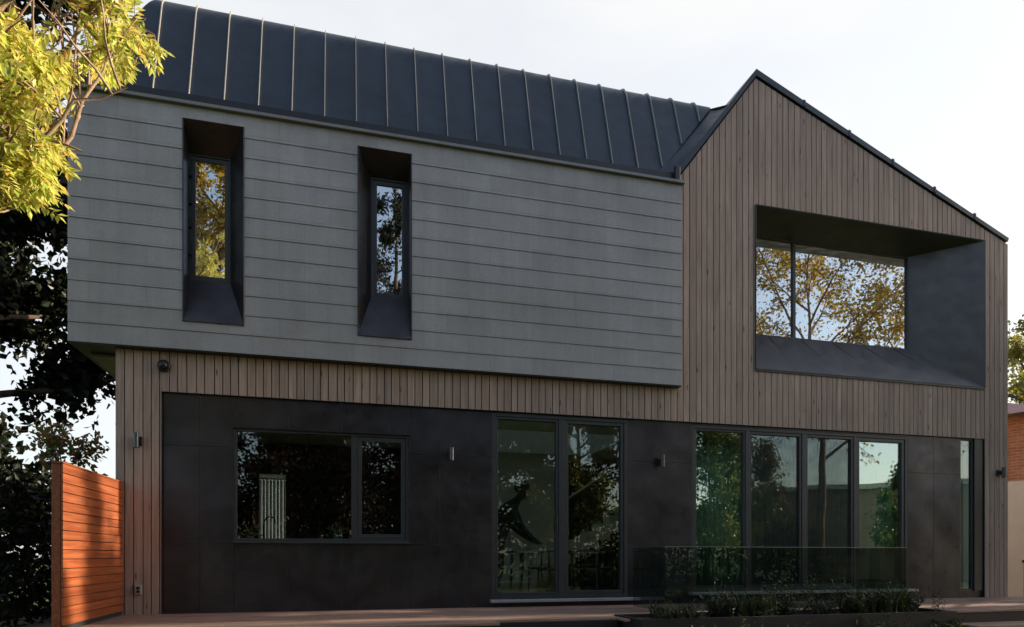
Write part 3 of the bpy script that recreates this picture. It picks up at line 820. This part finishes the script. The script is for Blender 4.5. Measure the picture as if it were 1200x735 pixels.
look = ['thin grass tuft', 'low leafy plant', 'tall thin stemmed plant']
r = random.Random(11)
protos = []
for kind in range(3):
    for q in range(2):
        V, F = shrub_mesh(r, kind, (.34, .24, .46)[kind]); me = bpy.data.meshes.new(names[kind]); me.from_pydata([tuple(v) for v in V], [], F); me.materials.append(M['leaf_plant']); protos.append((kind, me))
for i in range(52):
    kind, me = protos[r.choice([0, 0, 1, 1, 2, 3, 4, 5, 5])]
    o = bpy.data.objects.new(names[kind], me); COL.objects.link(o)
    o.location = (PLX0+.25+(PLX1-PLX0-.4)*((i+.5)/52)+r.uniform(-.05, .05), r.uniform(PLY0+.03, PLY1-.16), -.035)
    o.rotation_euler = (0, 0, r.uniform(0, 6.28)); s = r.uniform(.7, 1.45)*(.7 if i < 10 else 1); o.scale = (s*1.2, s*1.2, s)
    tag(o, look[kind]+' growing in the dark planter box at the deck edge', 'plant', 'low '+names[kind].replace('_', ' ')+'s in the planter box')

for i in range(20):
    kind, me = protos[r.choice([2, 3, 3, 0, 5])]
    o = bpy.data.objects.new(names[kind], me); COL.objects.link(o)
    o.location = (PLX0+.35+(PLX1-PLX0-.3)*((i+.5)/20)+r.uniform(-.06, .06), r.uniform(PLY0-.30, PLY0-.08), GZ)
    o.rotation_euler = (0, 0, r.uniform(0, 6.28)); s = r.uniform(.7, 1.15)*(1.4 if kind != 1 else 1.8); o.scale = (s*1.1, s*1.1, s)
    tag(o, look[kind]+' growing in the ground against the front of the planter box', 'plant', names[kind].replace('_', ' ')+'s in front of the planter box')
bl = empty('glass_balustrade', (3.94, 7.45, 0), 'frameless dark tinted glass balustrade standing on the deck before the four pane door', 'balustrade')
for x0, x1 in ((0, 2.52), (2.535, 3.72)):
    MB().box(x0, x1, -.006, .006, .02, .832).build('glass_panel', 'glass_rail', bl)
MB().box(-.006, .006, .008, .93, .02, .832).build('glass_panel', 'glass_rail', bl)
MB().box(3.714, 3.726, .008, .93, .02, .832).build('glass_panel', 'glass_rail', bl)
MB().box(0, 3.72, -.005, .005, .8325, .837).build('edge_highlight', 'plastic', bl)  # grey strip painted in for the bright highlight along the glass edge
for x in (.3, 1.25, 2.2, 2.8, 3.45):
    MB().box(x-.04, x+.04, -.018, .018, .001, .07).build('clamp', 'fixture', bl, bevel=.003)

# ------------------------------------------------------------------ cedar fence
fx = -2.565
fe = empty('cedar_fence', (fx, 8.0, 0), 'sunlit orange red cedar fence of horizontal slats at the left corner of the house', 'fence')
m = MB(); top = 1.60; pitch = .0915
k = 0
while top-pitch*(k+1) > -.02:
    z1 = top-pitch*k; m.box(-.02, 0, -.90, .885, z1-pitch+.007, z1); k += 1
m.build('slat_panel', 'cedar', fe, bevel=.0015)
MB().box(-.0245, -.0205, -.895, .875, -.02, 1.595).build('light_block_sheet', 'membrane', fe)  # dark sheet added to stop sun glinting through the slat gaps
m = MB(); m.box(-.098, -.025, -.90, -.80, -.4, 1.60); m.build('post', 'cedar', fe, bevel=.003)
MB().box(-.098, -.025, .78, .88, -.4, 1.60).build('post', 'cedar', fe, bevel=.003)
MB().box(-.095, -.041, -.06, .04, -.4, 1.58).build('post', 'cedar', fe, bevel=.003)
MB().box(-.102, .005, -.905, .888, 1.602, 1.620).build('top_rail', 'cedar', fe, bevel=.003)

# ------------------------------------------------------------------ trees
def grow(seed, base, H, r0, first=.35, limbs=9, spread=.5, up=.45, sub=6, twig=5, leaves=22, lsz=.16, lw=.55, scat=.25, lean=(0, 0), conifer=False, droop=0., tops=None, keep=None, maxn=None):
    r = random.Random(seed); T = MB(); V, F = [], []
    def wob(p, d, L, n, k=.18):
        pts = [p.copy()]; q = p.copy(); dd = d.copy()
        for i in range(n):
            dd = (dd + rv(r)*k + Vector((0, 0, .06-droop*.5))).normalized(); q = q+dd*(L/n); pts.append(q.copy())
        return pts
    base = Vector(base)
    tp = [base.copy()]; q = base.copy(); d = Vector((lean[0], lean[1], 1)).normalized(); n = 10
    for i in range(n):
        d = (d+rv(r)*(.02 if conifer else .07)+Vector((lean[0]*.02, lean[1]*.02, .05))).normalized(); q = q+d*(H*.9/n); tp.append(q.copy())
    T.tube(tp, [r0*(1-.88*(i/n)**.8) for i in range(n+1)], 9)
    def at(pts, t):
        f = t*(len(pts)-1); i = min(int(f), len(pts)-2); return pts[i].lerp(pts[i+1], f-i)
    for li in range(limbs):
        t = first+(1-first)*((li+.5)/limbs)
        p = at(tp, min(t, .99)); a = li*2.4+r.uniform(-.5, .5)
        if conifer:
            L = H*spread*(1-t)**.8+.25; d = Vector((math.cos(a), math.sin(a), -.12+.35*(t)))
        else:
            L = H*spread*(1.05-.65*((t-first)/(1-first))**1.5)*r.uniform(.8, 1.15); d = Vector((math.cos(a), math.sin(a), up+1.2*max(0, t-.6)))
        d.normalize(); lp = wob(p, d, L, 6, .14)
        rr = r0*(.42 if not conifer else .22)*(1-.5*t)
        T.tube(lp, [rr*(1-.8*i/6) for i in range(7)], 6, False)
        for si in range(sub):
            ts = .25+.75*(si+.6)/sub; ps = at(lp, min(ts, .99)); ld = (lp[-1]-lp[0]).normalized()
            side = rv(r); d2 = (ld*.55+side*.8+Vector((0, 0, .12-droop))).normalized()
            L2 = L*.42*(1.15-.55*ts)*r.uniform(.7, 1.2); sp = wob(ps, d2, L2, 4, .2)
            T.tube(sp, [rr*.32*(1-.8*i/4) for i in range(5)], 4, False)
            for ti in range(twig):
                tt = .15+.85*(ti+.5)/twig; pt = at(sp, min(tt, .99)); d3 = ((sp[-1]-sp[0]).normalized()*.6+rv(r)*.8+Vector((0, 0, -droop*.8))).normalized()
                L3 = L2*.42*r.uniform(.6, 1.2)+.12; e = pt+d3*L3
                T.tube([pt, e], [rr*.10+.002, .002], 3, False)
                for k in range(leaves):
                    u = r.random(); c = pt.lerp(e, u)+Vector((r.gauss(0, scat), r.gauss(0, scat), r.gauss(0, scat)))*(.35+.65*u)
                    if keep and not keep(c): continue
                    l = lsz*r.uniform(.6, 1.25); dd = (d3*.5+rv(r)+Vector((0, 0, -.25))).normalized()
                    leafquad(V, F, c, dd, rv(r), l, l*lw)
    return T, V, F
def tree(name, label, cat, base, lmat, bmat='bark', group=None, **kw):
    T, V, F = grow(base=(0, 0, 0), **kw)
    t = empty(name, base, label, cat, group)
    T.build('trunk', bmat, t, smooth=True); raw('crown', V, F, lmat, t); return t

# near tree, upper left: limbs reaching into the frame
def near_tree():
    r = random.Random(5); base = Vector((-4.3, 5.2, GZ)); T = MB(); V, F = [], []
    t = empty('yellow_green_tree', base, 'sunlit yellow green leafy tree reaching in at the upper left corner', 'tree')
    def L(p): return Vector(p)-base
    crotch = L((-3.75, 5.3, 2.3))
    T.tube([Vector((0, 0, 0)), Vector((.1, .02, 1)), Vector((.3, .06, 2)), crotch], [.13, .11, .095, .08], 10)
    ends = [  # limb polylines (world)
        [(-3.75,5.3,2.3), (-2.9,5.45,2.95), (-2.3,5.5,3.35), (-1.95,5.55,3.85), (-1.72,5.5,4.35), (-1.62,5.5,4.8)],
        [(-3.75,5.3,2.3), (-3.0,5.2,2.85), (-2.35,5.2,3.1), (-2.0,5.15,3.55), (-1.78,5.1,3.85), (-1.45,5.1,4.0)],
        [(-3.75,5.3,2.3), (-3.3,5.5,3.3), (-2.8,5.6,4.2), (-2.3,5.6,4.9), (-1.9,5.6,5.4)],
        [(-3.75,5.3,2.3), (-3.5,5.2,3.5), (-3.1,5.3,4.6), (-2.7,5.2,5.6), (-2.3,5.2,6.3)],
        [(-2.9,5.45,2.95), (-2.5,5.6,3.7), (-2.2,5.7,4.4), (-1.9,5.7,4.9), (-1.5,5.75,5.2)],
        [(-3.0,5.2,2.85), (-2.5,5.0,3.7), (-2.15,4.9,4.2), (-1.9,4.9,4.55), (-1.55,4.9,4.75)],
        [(-3.3,5.5,3.3), (-2.9,5.9,3.9), (-2.5,6.0,4.6), (-2.1,6.0,5.3)],
        [(-3.75,5.3,2.3), (-3.2,4.8,2.9), (-2.7,4.7,3.3), (-2.35,4.7,3.9), (-2.1,4.7,4.4)],
        [(-3.75,5.3,2.3), (-4.4,5.2,3.4), (-4.9,5.1,4.6), (-5.2,5.0,5.6)],
        [(-3.75,5.3,2.3), (-4.0,5.8,3.6), (-4.2,6.3,4.8), (-4.3,6.6,5.8)],
        [(-3.0,5.2,2.85), (-2.7,5.35,3.3), (-2.35,5.4,3.6), (-2.05,5.45,3.75), (-1.85,5.45,3.7)],
        [(-3.3,5.5,3.3), (-2.9,5.3,3.6), (-2.4,5.3,3.9), (-2.0,5.3,4.2)],
        [(-2.9,5.45,2.95), (-2.6,5.3,3.15), (-2.3,5.35,3.4), (-2.0,5.35,3.4)],
        [(-3.5,5.2,3.5), (-3.7,4.7,4.4), (-3.8,4.3,5.3)]]
    def region(c):     # crown outline in the tree's own space (world coordinates)
        lim = -1.12+.05*(c.z-5.0) if c.z > 4.75 else (-1.25-1.05*(4.75-c.z) if c.z > 4.3 else -1.72-.26*(4.3-c.z))
        return c.x < lim*(c.y/5.4)+.0 and c.z > 3.12
    for pl_ in ends:
        pts = [L(p) for p in pl_]
        # smooth by midpoint wobble
        fine = [pts[0]]
        for a, b in zip(pts, pts[1:]):
            fine += [a.lerp(b, .5)+rv(r)*.035, b]
        n = len(fine); T.tube(fine, [.026*(1-.88*i/(n-1))+.003 for i in range(n)], 7, False)
        for i in range(2, n):
            for q in range(6):
                p = fine[i-1].lerp(fine[i], r.random()); ax = (fine[i]-fine[i-1]).normalized()
                d = (ax*.7+rv(r)*.75+Vector((0, 0, .1))).normalized(); Lb = r.uniform(.3, .75)
                sp = [p]; dd = d
                for k in range(4): dd = (dd+rv(r)*.22).normalized(); sp.append(sp[-1]+dd*Lb/4)
                if not region(sp[-1]+base+Vector((.14, 0, 0))): continue
                T.tube(sp, [.009*(1-.75*k/4)+.0015 for k in range(5)], 5, False)
                for k in range(4):
                    for w_ in range(3):
                        pt = sp[k].lerp(sp[k+1], r.random()); d3 = (dd*.4+rv(r)*.9+Vector((0, 0, -.15))).normalized(); L3 = r.uniform(.12, .3)
                        e = pt+d3*L3
                        if not region(e+base) and r.random() < .985: continue
                        wpos = e+base
                        gap = math.sin(wpos.x*5.1+wpos.z*3.3)+math.sin(wpos.z*6.7-wpos.y*4.1+1.3)
                        if gap < .05: continue
                        T.tube([pt, e], [.0028, .0012], 3, False)
                        side = d3.cross(rv(r)).normalized()      # compound leaf: paired leaflets hanging off the twig
                        m_ = int(L3/.032)
                        for j in range(m_):
                            c = pt.lerp(e, (j+1)/m_)
                            for sg in (-1, 1):
                                l = r.uniform(.045, .085); dl = (side*sg+d3*.6+Vector((0, 0, -.45))+rv(r)*.25).normalized()
                                leafquad(V, F, c, dl, Vector((0, 0, 1)), l, l*.50)
                        leafquad(V, F, e, (d3+Vector((0, 0, -.3))).normalized(), Vector((0, 0, 1)), .08, .034)
    T.build('trunk', 'barkpale', t, smooth=True); raw('crown', V, F, 'leaf_gold', t)
    print('near leaves', len(F))
near_tree()

# dark tree behind the left end, bush behind the fence, dark hedge
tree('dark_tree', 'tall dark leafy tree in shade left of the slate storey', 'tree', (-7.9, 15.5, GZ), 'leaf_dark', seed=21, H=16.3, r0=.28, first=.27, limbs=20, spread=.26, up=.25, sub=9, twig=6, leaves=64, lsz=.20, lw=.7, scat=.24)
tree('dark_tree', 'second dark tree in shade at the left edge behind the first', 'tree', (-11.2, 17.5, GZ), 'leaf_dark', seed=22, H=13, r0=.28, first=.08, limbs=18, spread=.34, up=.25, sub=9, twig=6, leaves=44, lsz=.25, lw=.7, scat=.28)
tree('red_leaved_bush', 'green bush with reddish leaves showing above the orange fence', 'bush', (-3.95, 11.4, GZ), 'leaf_red', seed=25, H=3.2, r0=.06, first=.1, limbs=10, spread=.33, up=.7, sub=6, twig=5, leaves=8, lsz=.10, lw=.6, scat=.12)
def hedge(name, label, x0, x1, y0, y1, h, n, mat, lsz=.1, z0=GZ, seed=3, cat='hedge'):
    r = random.Random(seed); t = empty(name, ((x0+x1)/2, (y0+y1)/2, z0), label, cat); V, F = [], []
    hx, hy = (x1-x0)/2, (y1-y0)/2
    def bulge(x, y): return 1+.06*math.sin(x*2.3+y)+.05*math.sin(x*5.1+2*y)
    for _ in range(n):
        u = r.random()
        x, y, z = r.uniform(-hx, hx), r.uniform(-hy, hy), r.uniform(.02, h)
        f = r.random()
        if f < .42: y = (-hy if r.random() < .6 else hy)*r.uniform(.86, 1.04)
        elif f < .7: z = h*r.uniform(.9, 1.03)
        elif f < .85: x = (-hx if r.random() < .5 else hx)*r.uniform(.96, 1.02)
        b = bulge(x, y); leafquad(V, F, Vector((x, y*b, z*b)), rv(r), rv(r), lsz*r.uniform(.6, 1.3), lsz*.6)
    raw('foliage', V, F, mat, t)
    m = MB()
    for k in range(max(2, int((x1-x0)/.7))):
        x = -hx+.3+k*.7; m.tube([(x, 0, 0), (x+.05, .03, h*.5), (x-.05, -.02, h*.85)], [.04, .03, .01], 6)
    m.build('stem', 'bark', t)
    return t
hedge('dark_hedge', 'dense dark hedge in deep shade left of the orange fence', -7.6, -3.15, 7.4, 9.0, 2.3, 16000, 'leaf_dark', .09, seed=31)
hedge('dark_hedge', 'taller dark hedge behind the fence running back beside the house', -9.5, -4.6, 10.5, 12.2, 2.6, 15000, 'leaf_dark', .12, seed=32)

# right neighbour
nb = empty('brick_house', (19.6, 13.4, GZ), 'orange brick and cream house with pinkish shingle roof past the right corner', 'house', rz=R(22))
m = MB(); slab_holes(m, -3.5, 6.5, 3.05, 4.65, [(1.5, 3.3, 3.2, 4.4)], 0, .2); m.box(-3.5, -3.3, .2, 9, 3.05, 4.65); m.box(6.3, 6.5, .2, 9, 3.05, 4.65); m.box(-3.3, 6.3, 8.8, 9, 3.05, 4.65); m.build('brick_wall', 'brick', nb)
m = MB(); m.box(-3.5, 6.5, -.03, .2, 0, 3.048); m.box(-3.5, -3.3, .201, 9, 0, 3.048); m.build('rendered_base', 'cream', nb)
m = MB(); m.box(1.5, 3.3, .08, .12, 3.2, 4.4); m.build('window', 'glass_dn', nb)
m = MB(); m.add([(-4,-.4,4.65),(7,-.4,4.65),(7,9.6,4.65),(-4,9.6,4.65),(-1,4.5,6.5),(4,4.5,6.5)], [(0,1,5,4),(1,2,5),(2,3,4,5),(3,0,4),(0,3,2,1)]); m.build('roof', 'shingle', nb)
m = MB(); m.box(-4.03, 7.03, -.48, -.4, 4.55, 4.68); m.build('gutter', 'white', nb)
lw_ = empty('garden_wall', (15.0, 10.4, GZ), 'low dark red brick garden wall past the right corner of the house', 'wall', rz=R(20))
MB().box(-2.0, 5, 0, .22, 0, 1.05).build('brickwork', 'darkbrick', lw_); MB().box(-2.03, 5.03, -.02, .24, 1.052, 1.11).build('coping', 'darkbrick', lw_)
tree('yellow_green_tree', 'sunlit yellow green tree behind the brick house at the right edge', 'tree', (29.2, 23, GZ), 'leaf_olive', seed=41, H=12.5, r0=.3, first=.2, limbs=14, spread=.34, up=.4, sub=7, twig=5, leaves=34, lsz=.22, scat=.3)
tree('garden_shrub', 'small green shrub standing by the garden wall', 'shrub', (18.9, 11.6, GZ), 'leaf_mid', seed=42, H=1.7, r0=.04, first=.1, limbs=9, spread=.4, up=.6, sub=5, twig=4, leaves=9, lsz=.09, scat=.08)

# garden behind the camera (mirrored in the glass, and shade for the deck)
tree('amber_tree', 'tall amber leaved tree mirrored in the left narrow upper window', 'tree', (-5.6, -9.0, GZ), 'leaf_amber', seed=51, H=18, r0=.35, first=.3, limbs=17, spread=.27, up=.45, sub=8, twig=5, leaves=26, lsz=.24, scat=.3)
tree('conifer', 'dark conifer mirrored in the second narrow upper window', 'tree', (2.4, -10.5, GZ), 'leaf_dark', seed=52, H=20, r0=.28, first=.1, limbs=34, spread=.27, sub=7, twig=5, leaves=16, lsz=.24, lw=.3, scat=.14, conifer=True, droop=.12)
tree('purple_leaved_tree', 'dense purple brown tree mirrored in the kitchen window', 'tree', (-1.6, -5.0, GZ), 'leaf_purple', seed=53, H=8.0, r0=.2, first=.08, limbs=20, spread=.40, up=.30, sub=8, twig=6, leaves=46, lsz=.17, scat=.22)
tree('purple_leaved_tree', 'larger purple brown tree farther back in the kitchen window reflection', 'tree', (.4, -9.0, GZ), 'leaf_purple', seed=63, H=12.0, r0=.2, first=.06, limbs=20, spread=.36, up=.30, sub=8, twig=6, leaves=30, lsz=.22, scat=.28)
tree('dark_tree', 'dense dark tree mirrored in the dark left part of the sliding door', 'tree', (5.7, -6.6, GZ), 'leaf_green', seed=58, H=9.0, r0=.2, first=.06, limbs=19, spread=.34, up=.30, sub=8, twig=6, leaves=48, lsz=.17, scat=.2)
tree('green_tree', 'yellow green tree mirrored in the two pane sliding door', 'tree', (8.8, -6.5, GZ), 'leaf_mid', seed=54, H=8.5, r0=.2, first=.08, limbs=17, spread=.34, up=.4, sub=8, twig=6, leaves=34, lsz=.17, scat=.2)
tree('golden_tree', 'branching golden tree mirrored in the wide picture window', 'tree', (19.5, -5.5, GZ), 'leaf_amber', 'barkpale', seed=55, H=16, r0=.22, first=.34, limbs=17, spread=.36, up=.65, sub=9, twig=6, leaves=11, lsz=.18, scat=.25)
tree('golden_tree', 'second golden tree mirrored at the left of the picture window', 'tree', (14.0, -8.5, GZ), 'leaf_amber', seed=56, H=15.5, r0=.32, first=.30, limbs=15, spread=.32, up=.5, sub=8, twig=6, leaves=14, lsz=.18, scat=.26)
tree('golden_tree', 'third golden tree mirrored at the right of the picture window', 'tree', (25.0, -2.5, GZ), 'leaf_amber', seed=59, H=17, r0=.34, first=.36, limbs=15, spread=.32, up=.5, sub=8, twig=6, leaves=16, lsz=.20, scat=.28)
hedge('garden_hedge', 'green garden hedge mirrored low in the glass doors', -8, 24, -12.8, -11.6, 3.3, 30000, 'leaf_green', .22, seed=33)
tree('garden_shrub', 'dark shrub mirrored at the edge of the four pane door', 'shrub', (19.0, -1.0, GZ), 'leaf_green', seed=57, H=4.6, r0=.1, first=.08, limbs=12, spread=.28, up=.6, sub=6, twig=5, leaves=16, lsz=.15, scat=.14)
tree('bronze_tree', 'low bronze leaved tree mirrored in the middle panes of the four pane door', 'tree', (18.2, -8.0, GZ), 'leaf_bronze', seed=65, H=6.6, r0=.16, first=.08, limbs=16, spread=.34, up=.4, sub=8, twig=6, leaves=26, lsz=.15, scat=.2)
tree('green_tree', 'bushy green tree mirrored in the left panes of the four pane door', 'tree', (15.6, -7.6, GZ), 'leaf_mid', 'barkpale', seed=64, H=7.4, r0=.16, first=.08, limbs=16, spread=.38, up=.4, sub=8, twig=6, leaves=30, lsz=.16, scat=.2)
th = empty('flat_roofed_house', (26.5, -14.5, GZ), 'tan flat roofed house mirrored in the glass doors', 'house', rz=R(40))
m = MB(); slab_holes(m, -2.5, 10, 0, 4.6, [(-1.5, .5, 1.2, 2.6), (3.5, 5.5, 1.2, 2.6)], 4, 4.25); m.box(-2.5, 10, -4, 3.99, 0, 4.6); m.build('wall', 'tan', th)
MB().box(-2.8, 10.3, -4.3, 4.6, 4.602, 4.85).build('roof', 'white', th)
for a in (-1.5, 3.5): MB().box(a, a+2, 4.05, 4.1, 1.2, 2.6).build('window', 'glass_dn', th)
# trees to the right of the frame that dapple the low sun
tree('shade_tree', 'dense round tree standing right of the deck, outside the view', 'tree', (15.5, 8.6, GZ), 'leaf_green', seed=61, H=6.8, r0=.16, first=.08, limbs=17, spread=.36, up=.30, sub=8, twig=6, leaves=34, keep=lambda c: not (-1.25 < c.y+.06*math.sin(c.z*3) < -.72), lsz=.17, scat=.18)
tree('shade_tree', 'slim tall tree standing right of the deck, outside the view', 'tree', (19.0, 8.15, GZ), 'leaf_green', seed=62, H=9.5, r0=.13, first=.2, limbs=16, spread=.045, up=.9, sub=6, twig=4, leaves=9, lsz=.15, scat=.14)

# ------------------------------------------------------------------ interior contents
kc = empty('kitchen_counter', (-.3, 9.5, .062), 'dark kitchen counter under the window sill', 'counter')
MB().box(-1.2, 1.2, -.30, .30, 0, .80).build('cabinet', 'black', kc); MB().box(-1.22, 1.22, -.32, .32, .802, .84).build('worktop', 'tabletop', kc, bevel=.003)
fa = empty('kitchen_faucet', (-1.02, 9.45, .903), 'black gooseneck faucet on the kitchen counter behind the window', 'faucet')
MB().tube([(0,0,0),(0,0,.24),(.01,-.005,.30),(.05,-.02,.345),(.10,-.03,.35),(.14,-.04,.32),(.15,-.045,.26)], .011, 10).build('spout', 'chrome', fa, smooth=True)
MB().lathe([(.028, 0), (.028, .03), (.014, .035)], n=16).build('faucet_base', 'chrome', fa)
def potted(x, y, label, seed, s=1):
    p = empty('potted_plant', (x, y, .903), label, 'plant')
    MB().lathe([(.035*s, 0), (.05*s, .07*s), (.052*s, .08*s), (.045*s, .08*s)], n=20).build('pot', 'pot', p, smooth=True)
    r = random.Random(seed); V, F = [], []
    for _ in range(90):
        d = (rv(r)+Vector((0, 0, .9))).normalized(); c = Vector((0, 0, .08*s))+d*r.uniform(.02, .13)*s
        leafquad(V, F, c, (d+rv(r)*.6).normalized(), rv(r), .05*s, .025*s)
    raw('foliage', V, F, 'leaf_mid', p)
potted(-1.17, 9.25, 'small potted plant at the left end of the kitchen window', 1)
potted(-.05, 9.25, 'small potted plant at the middle of the kitchen window', 2, 1.15)
# slatted blind over the far kitchen window
vb = empty('vertical_blind', (-1.62, 16.7, .55), 'white vertical blind over the far window seen through the kitchen', 'blind')
for k in range(15):
    MB().slab([(-.62+.08*k, 0, 0), (-.547+.08*k, .03, 0), (-.547+.08*k, .03, 2.0), (-.62+.08*k, 0, 2.0)], .002).build('vane', 'white', vb)
MB().box(-.65, .65, -.01, .05, 2.005, 2.05).build('head_rail', 'white', vb)
# dining table and chairs
dt = empty('dining_table', (3.42, 10.35, .062), 'pale dining table behind the sliding door', 'table')
MB().box(-.75, .75, -.42, .42, .70, .735).build('tabletop', 'tabletop', dt, bevel=.004)
for sx in (-.66, .66):
    for sy in (-.34, .34): MB().tube([(sx, sy, 0), (sx*.95, sy*.95, .698)], [.018, .026], 8).build('leg', 'chairwood', dt)
def chair(loc, rz, label, src=None):
    if src:
        t = src.copy(); COL.objects.link(t); t.location = loc; t.rotation_euler = (0, 0, rz); t['label'] = label
        for ch in src.children:
            c = ch.copy(); COL.objects.link(c); c.parent = t
        return t
    t = empty('dining_chair', loc, label, 'chair', 'dark dining chairs behind the sliding door', rz)
    MB().box(-.22, .22, -.21, .21, .43, .46).build('seat', 'chairwood', t, bevel=.006)
    for sx in (-.19, .19):
        MB().tube([(sx*1.1, -.2, 0), (sx, -.18, .43)], [.013, .017], 8).build('leg', 'chairwood', t)
        MB().tube([(sx*1.15, .23, 0), (sx, .19, .43), (sx*1.1, .23, .70)], [.013, .018, .013], 8).build('leg', 'chairwood', t)
    arc = [(.26*math.sin(a), .02+.24*math.cos(a), .71+.03*math.cos(a)) for a in [R(-110+22*k) for k in range(11)]]
    MB().tube(arc, .016, 8).build('backrest', 'chairwood', t, smooth=True)
    MB().tube([(0, .2, .46), (0, .235, .6), (-.07, .255, .73)], .009, 6).tube([(0, .235, .6), (.07, .255, .73)], .009, 6).build('back_splat', 'chairwood', t)
    return t
c0 = chair((3.25, 9.78, .062), R(180+8), 'dark round backed chair in front of the dining table, nearest the door glass')
chair((3.78, 9.85, .062), R(160), 'dark round backed chair at the right front of the dining table', c0)
chair((4.25, 10.45, .062), R(-80), 'dark round backed chair at the right end of the dining table', c0)
chair((3.3, 10.98, .062), R(5), 'dark round backed chair on the far side of the dining table', c0)

# person leaning over the table end
def person():
    t = empty('person', (2.48, 10.15, .062), 'person in dark clothes with bushy dark hair leaning over the dining table', 'person')
    import bmesh
    J = {  # x,y,z,r
     'pelvis': (-.12, 0, .95, .20), 'waist': (-.06, -.01, 1.10, .20), 'chest': (.03, -.03, 1.27, .225), 'uchest': (.12, -.04, 1.41, .19), 'neck': (.22, -.05, 1.52, .08), 'nk2': (.26, -.055, 1.57, .06),
     'head0': (.33, -.06, 1.63, .09), 'head1': (.36, -.06, 1.70, .10), 'head2': (.355, -.06, 1.77, .08),
     'hipL': (-.14, .11, .86, .15), 'kneeL': (-.08, .13, .48, .092), 'ankL': (-.16, .13, .09, .05), 'toeL': (.02, .15, .04, .04),
     'hipR': (-.14, -.11, .86, .15), 'kneeR': (-.06, -.13, .48, .092), 'ankR': (-.14, -.13, .09, .05), 'toeR': (.04, -.15, .04, .04),
     'shL': (.12, .17, 1.39, .095), 'elL': (.25, .25, 1.14, .062), 'wrL': (.50, .16, .93, .036), 'hdL': (.57, .14, .89, .032),
     'shR': (.12, -.24, 1.39, .095), 'elR': (.22, -.31, 1.13, .062), 'wrR': (.47, -.22, .92, .036), 'hdR': (.54, -.20, .88, .032)}
    E = [('pelvis','waist'),('waist','chest'),('chest','uchest'),('uchest','neck'),('neck','nk2'),('nk2','head0'),('head0','head1'),('head1','head2'),
         ('pelvis','hipL'),('hipL','kneeL'),('kneeL','ankL'),('ankL','toeL'),('pelvis','hipR'),('hipR','kneeR'),('kneeR','ankR'),('ankR','toeR'),
         ('uchest','shL'),('shL','elL'),('elL','wrL'),('wrL','hdL'),('uchest','shR'),('shR','elR'),('elR','wrR'),('wrR','hdR')]
    for s, hy in (('L', .14), ('R', -.20)):
        for q in range(5):
            off = (q-2)*.018; ln = (.05, .07, .078, .072, .055)[q]
            if q == 0: off = -.034 if s == 'L' else .034
            b = J['hd'+s]
            J[f'f{s}{q}'] = (b[0]+.035, b[1]+off*.9, b[2]-.012, .0095); J[f'g{s}{q}'] = (b[0]+.035+ln*.7, b[1]+off*1.2, b[2]-.035, .008)
            E += [('hd'+s, f'f{s}{q}'), (f'f{s}{q}', f'g{s}{q}')]
    keys = list(J); me = bpy.data.meshes.new('body'); me.from_pydata([J[k][:3] for k in keys], [(keys.index(a), keys.index(b)) for a, b in E], [])
    o = bpy.data.objects.new('body', me); COL.objects.link(o); o.parent = t
    sk = o.modifiers.new('skin', 'SKIN'); ss = o.modifiers.new('sub', 'SUBSURF'); ss.levels = 1; ss.render_levels = 2
    for i, k in enumerate(keys):
        sv = me.skin_vertices[0].data[i]; sv.radius = (J[k][3], J[k][3]); sv.use_root = (i == 0)
    me.materials.append(M['cloth']); sk.use_smooth_shade = True
    # face, hair, shirt collar
    h = Vector((.36, -.06, 1.70))
    def ell(c, rx, ry, rz, n=14):
        m = MB(); prof = []
        V_, F_ = [], []
        for i in range(n+1):
            th_ = math.pi*i/n
            for k in range(16):
                a = 2*math.pi*k/16; V_.append((c[0]+rx*math.sin(th_)*math.cos(a), c[1]+ry*math.sin(th_)*math.sin(a), c[2]+rz*math.cos(th_)))
        for i in range(n):
            for k in range(16): F_.append((i*16+k, i*16+(k+1) % 16, (i+1)*16+(k+1) % 16, (i+1)*16+k))
        m.add(V_, F_); return m
    f = ell(h+Vector((.018, 0, -.025)), .092, .078, .118); b = ell(h+Vector((.108, 0, -.03)), .018, .012, .022); f.add(b.v, b.f)
    b = ell(h+Vector((.02, -.083, -.02)), .02, .012, .032); f.add(b.v, b.f); b = ell(h+Vector((.02, .083, -.02)), .02, .012, .032); f.add(b.v, b.f)
    f.build('face', 'skin', t, smooth=True)
    e = ell(h+Vector((.10, .03, .0)), .01, .014, .008); b = ell(h+Vector((.10, -.03, .0)), .01, .014, .008); e.add(b.v, b.f); b = ell(h+Vector((.098, 0, -.085)), .008, .025, .006); e.add(b.v, b.f)
    e.build('eyes_and_mouth', 'black', t, smooth=True)
    hr = ell(h+Vector((-.038, 0, .062)), .130, .125, .105, 18)
    r = random.Random(3); hr.v = [(x+r.gauss(0, .006), y+r.gauss(0, .006), z+r.gauss(0, .006)) for x, y, z in hr.v]
    hr.build('hair', 'hair', t, smooth=True)
person()
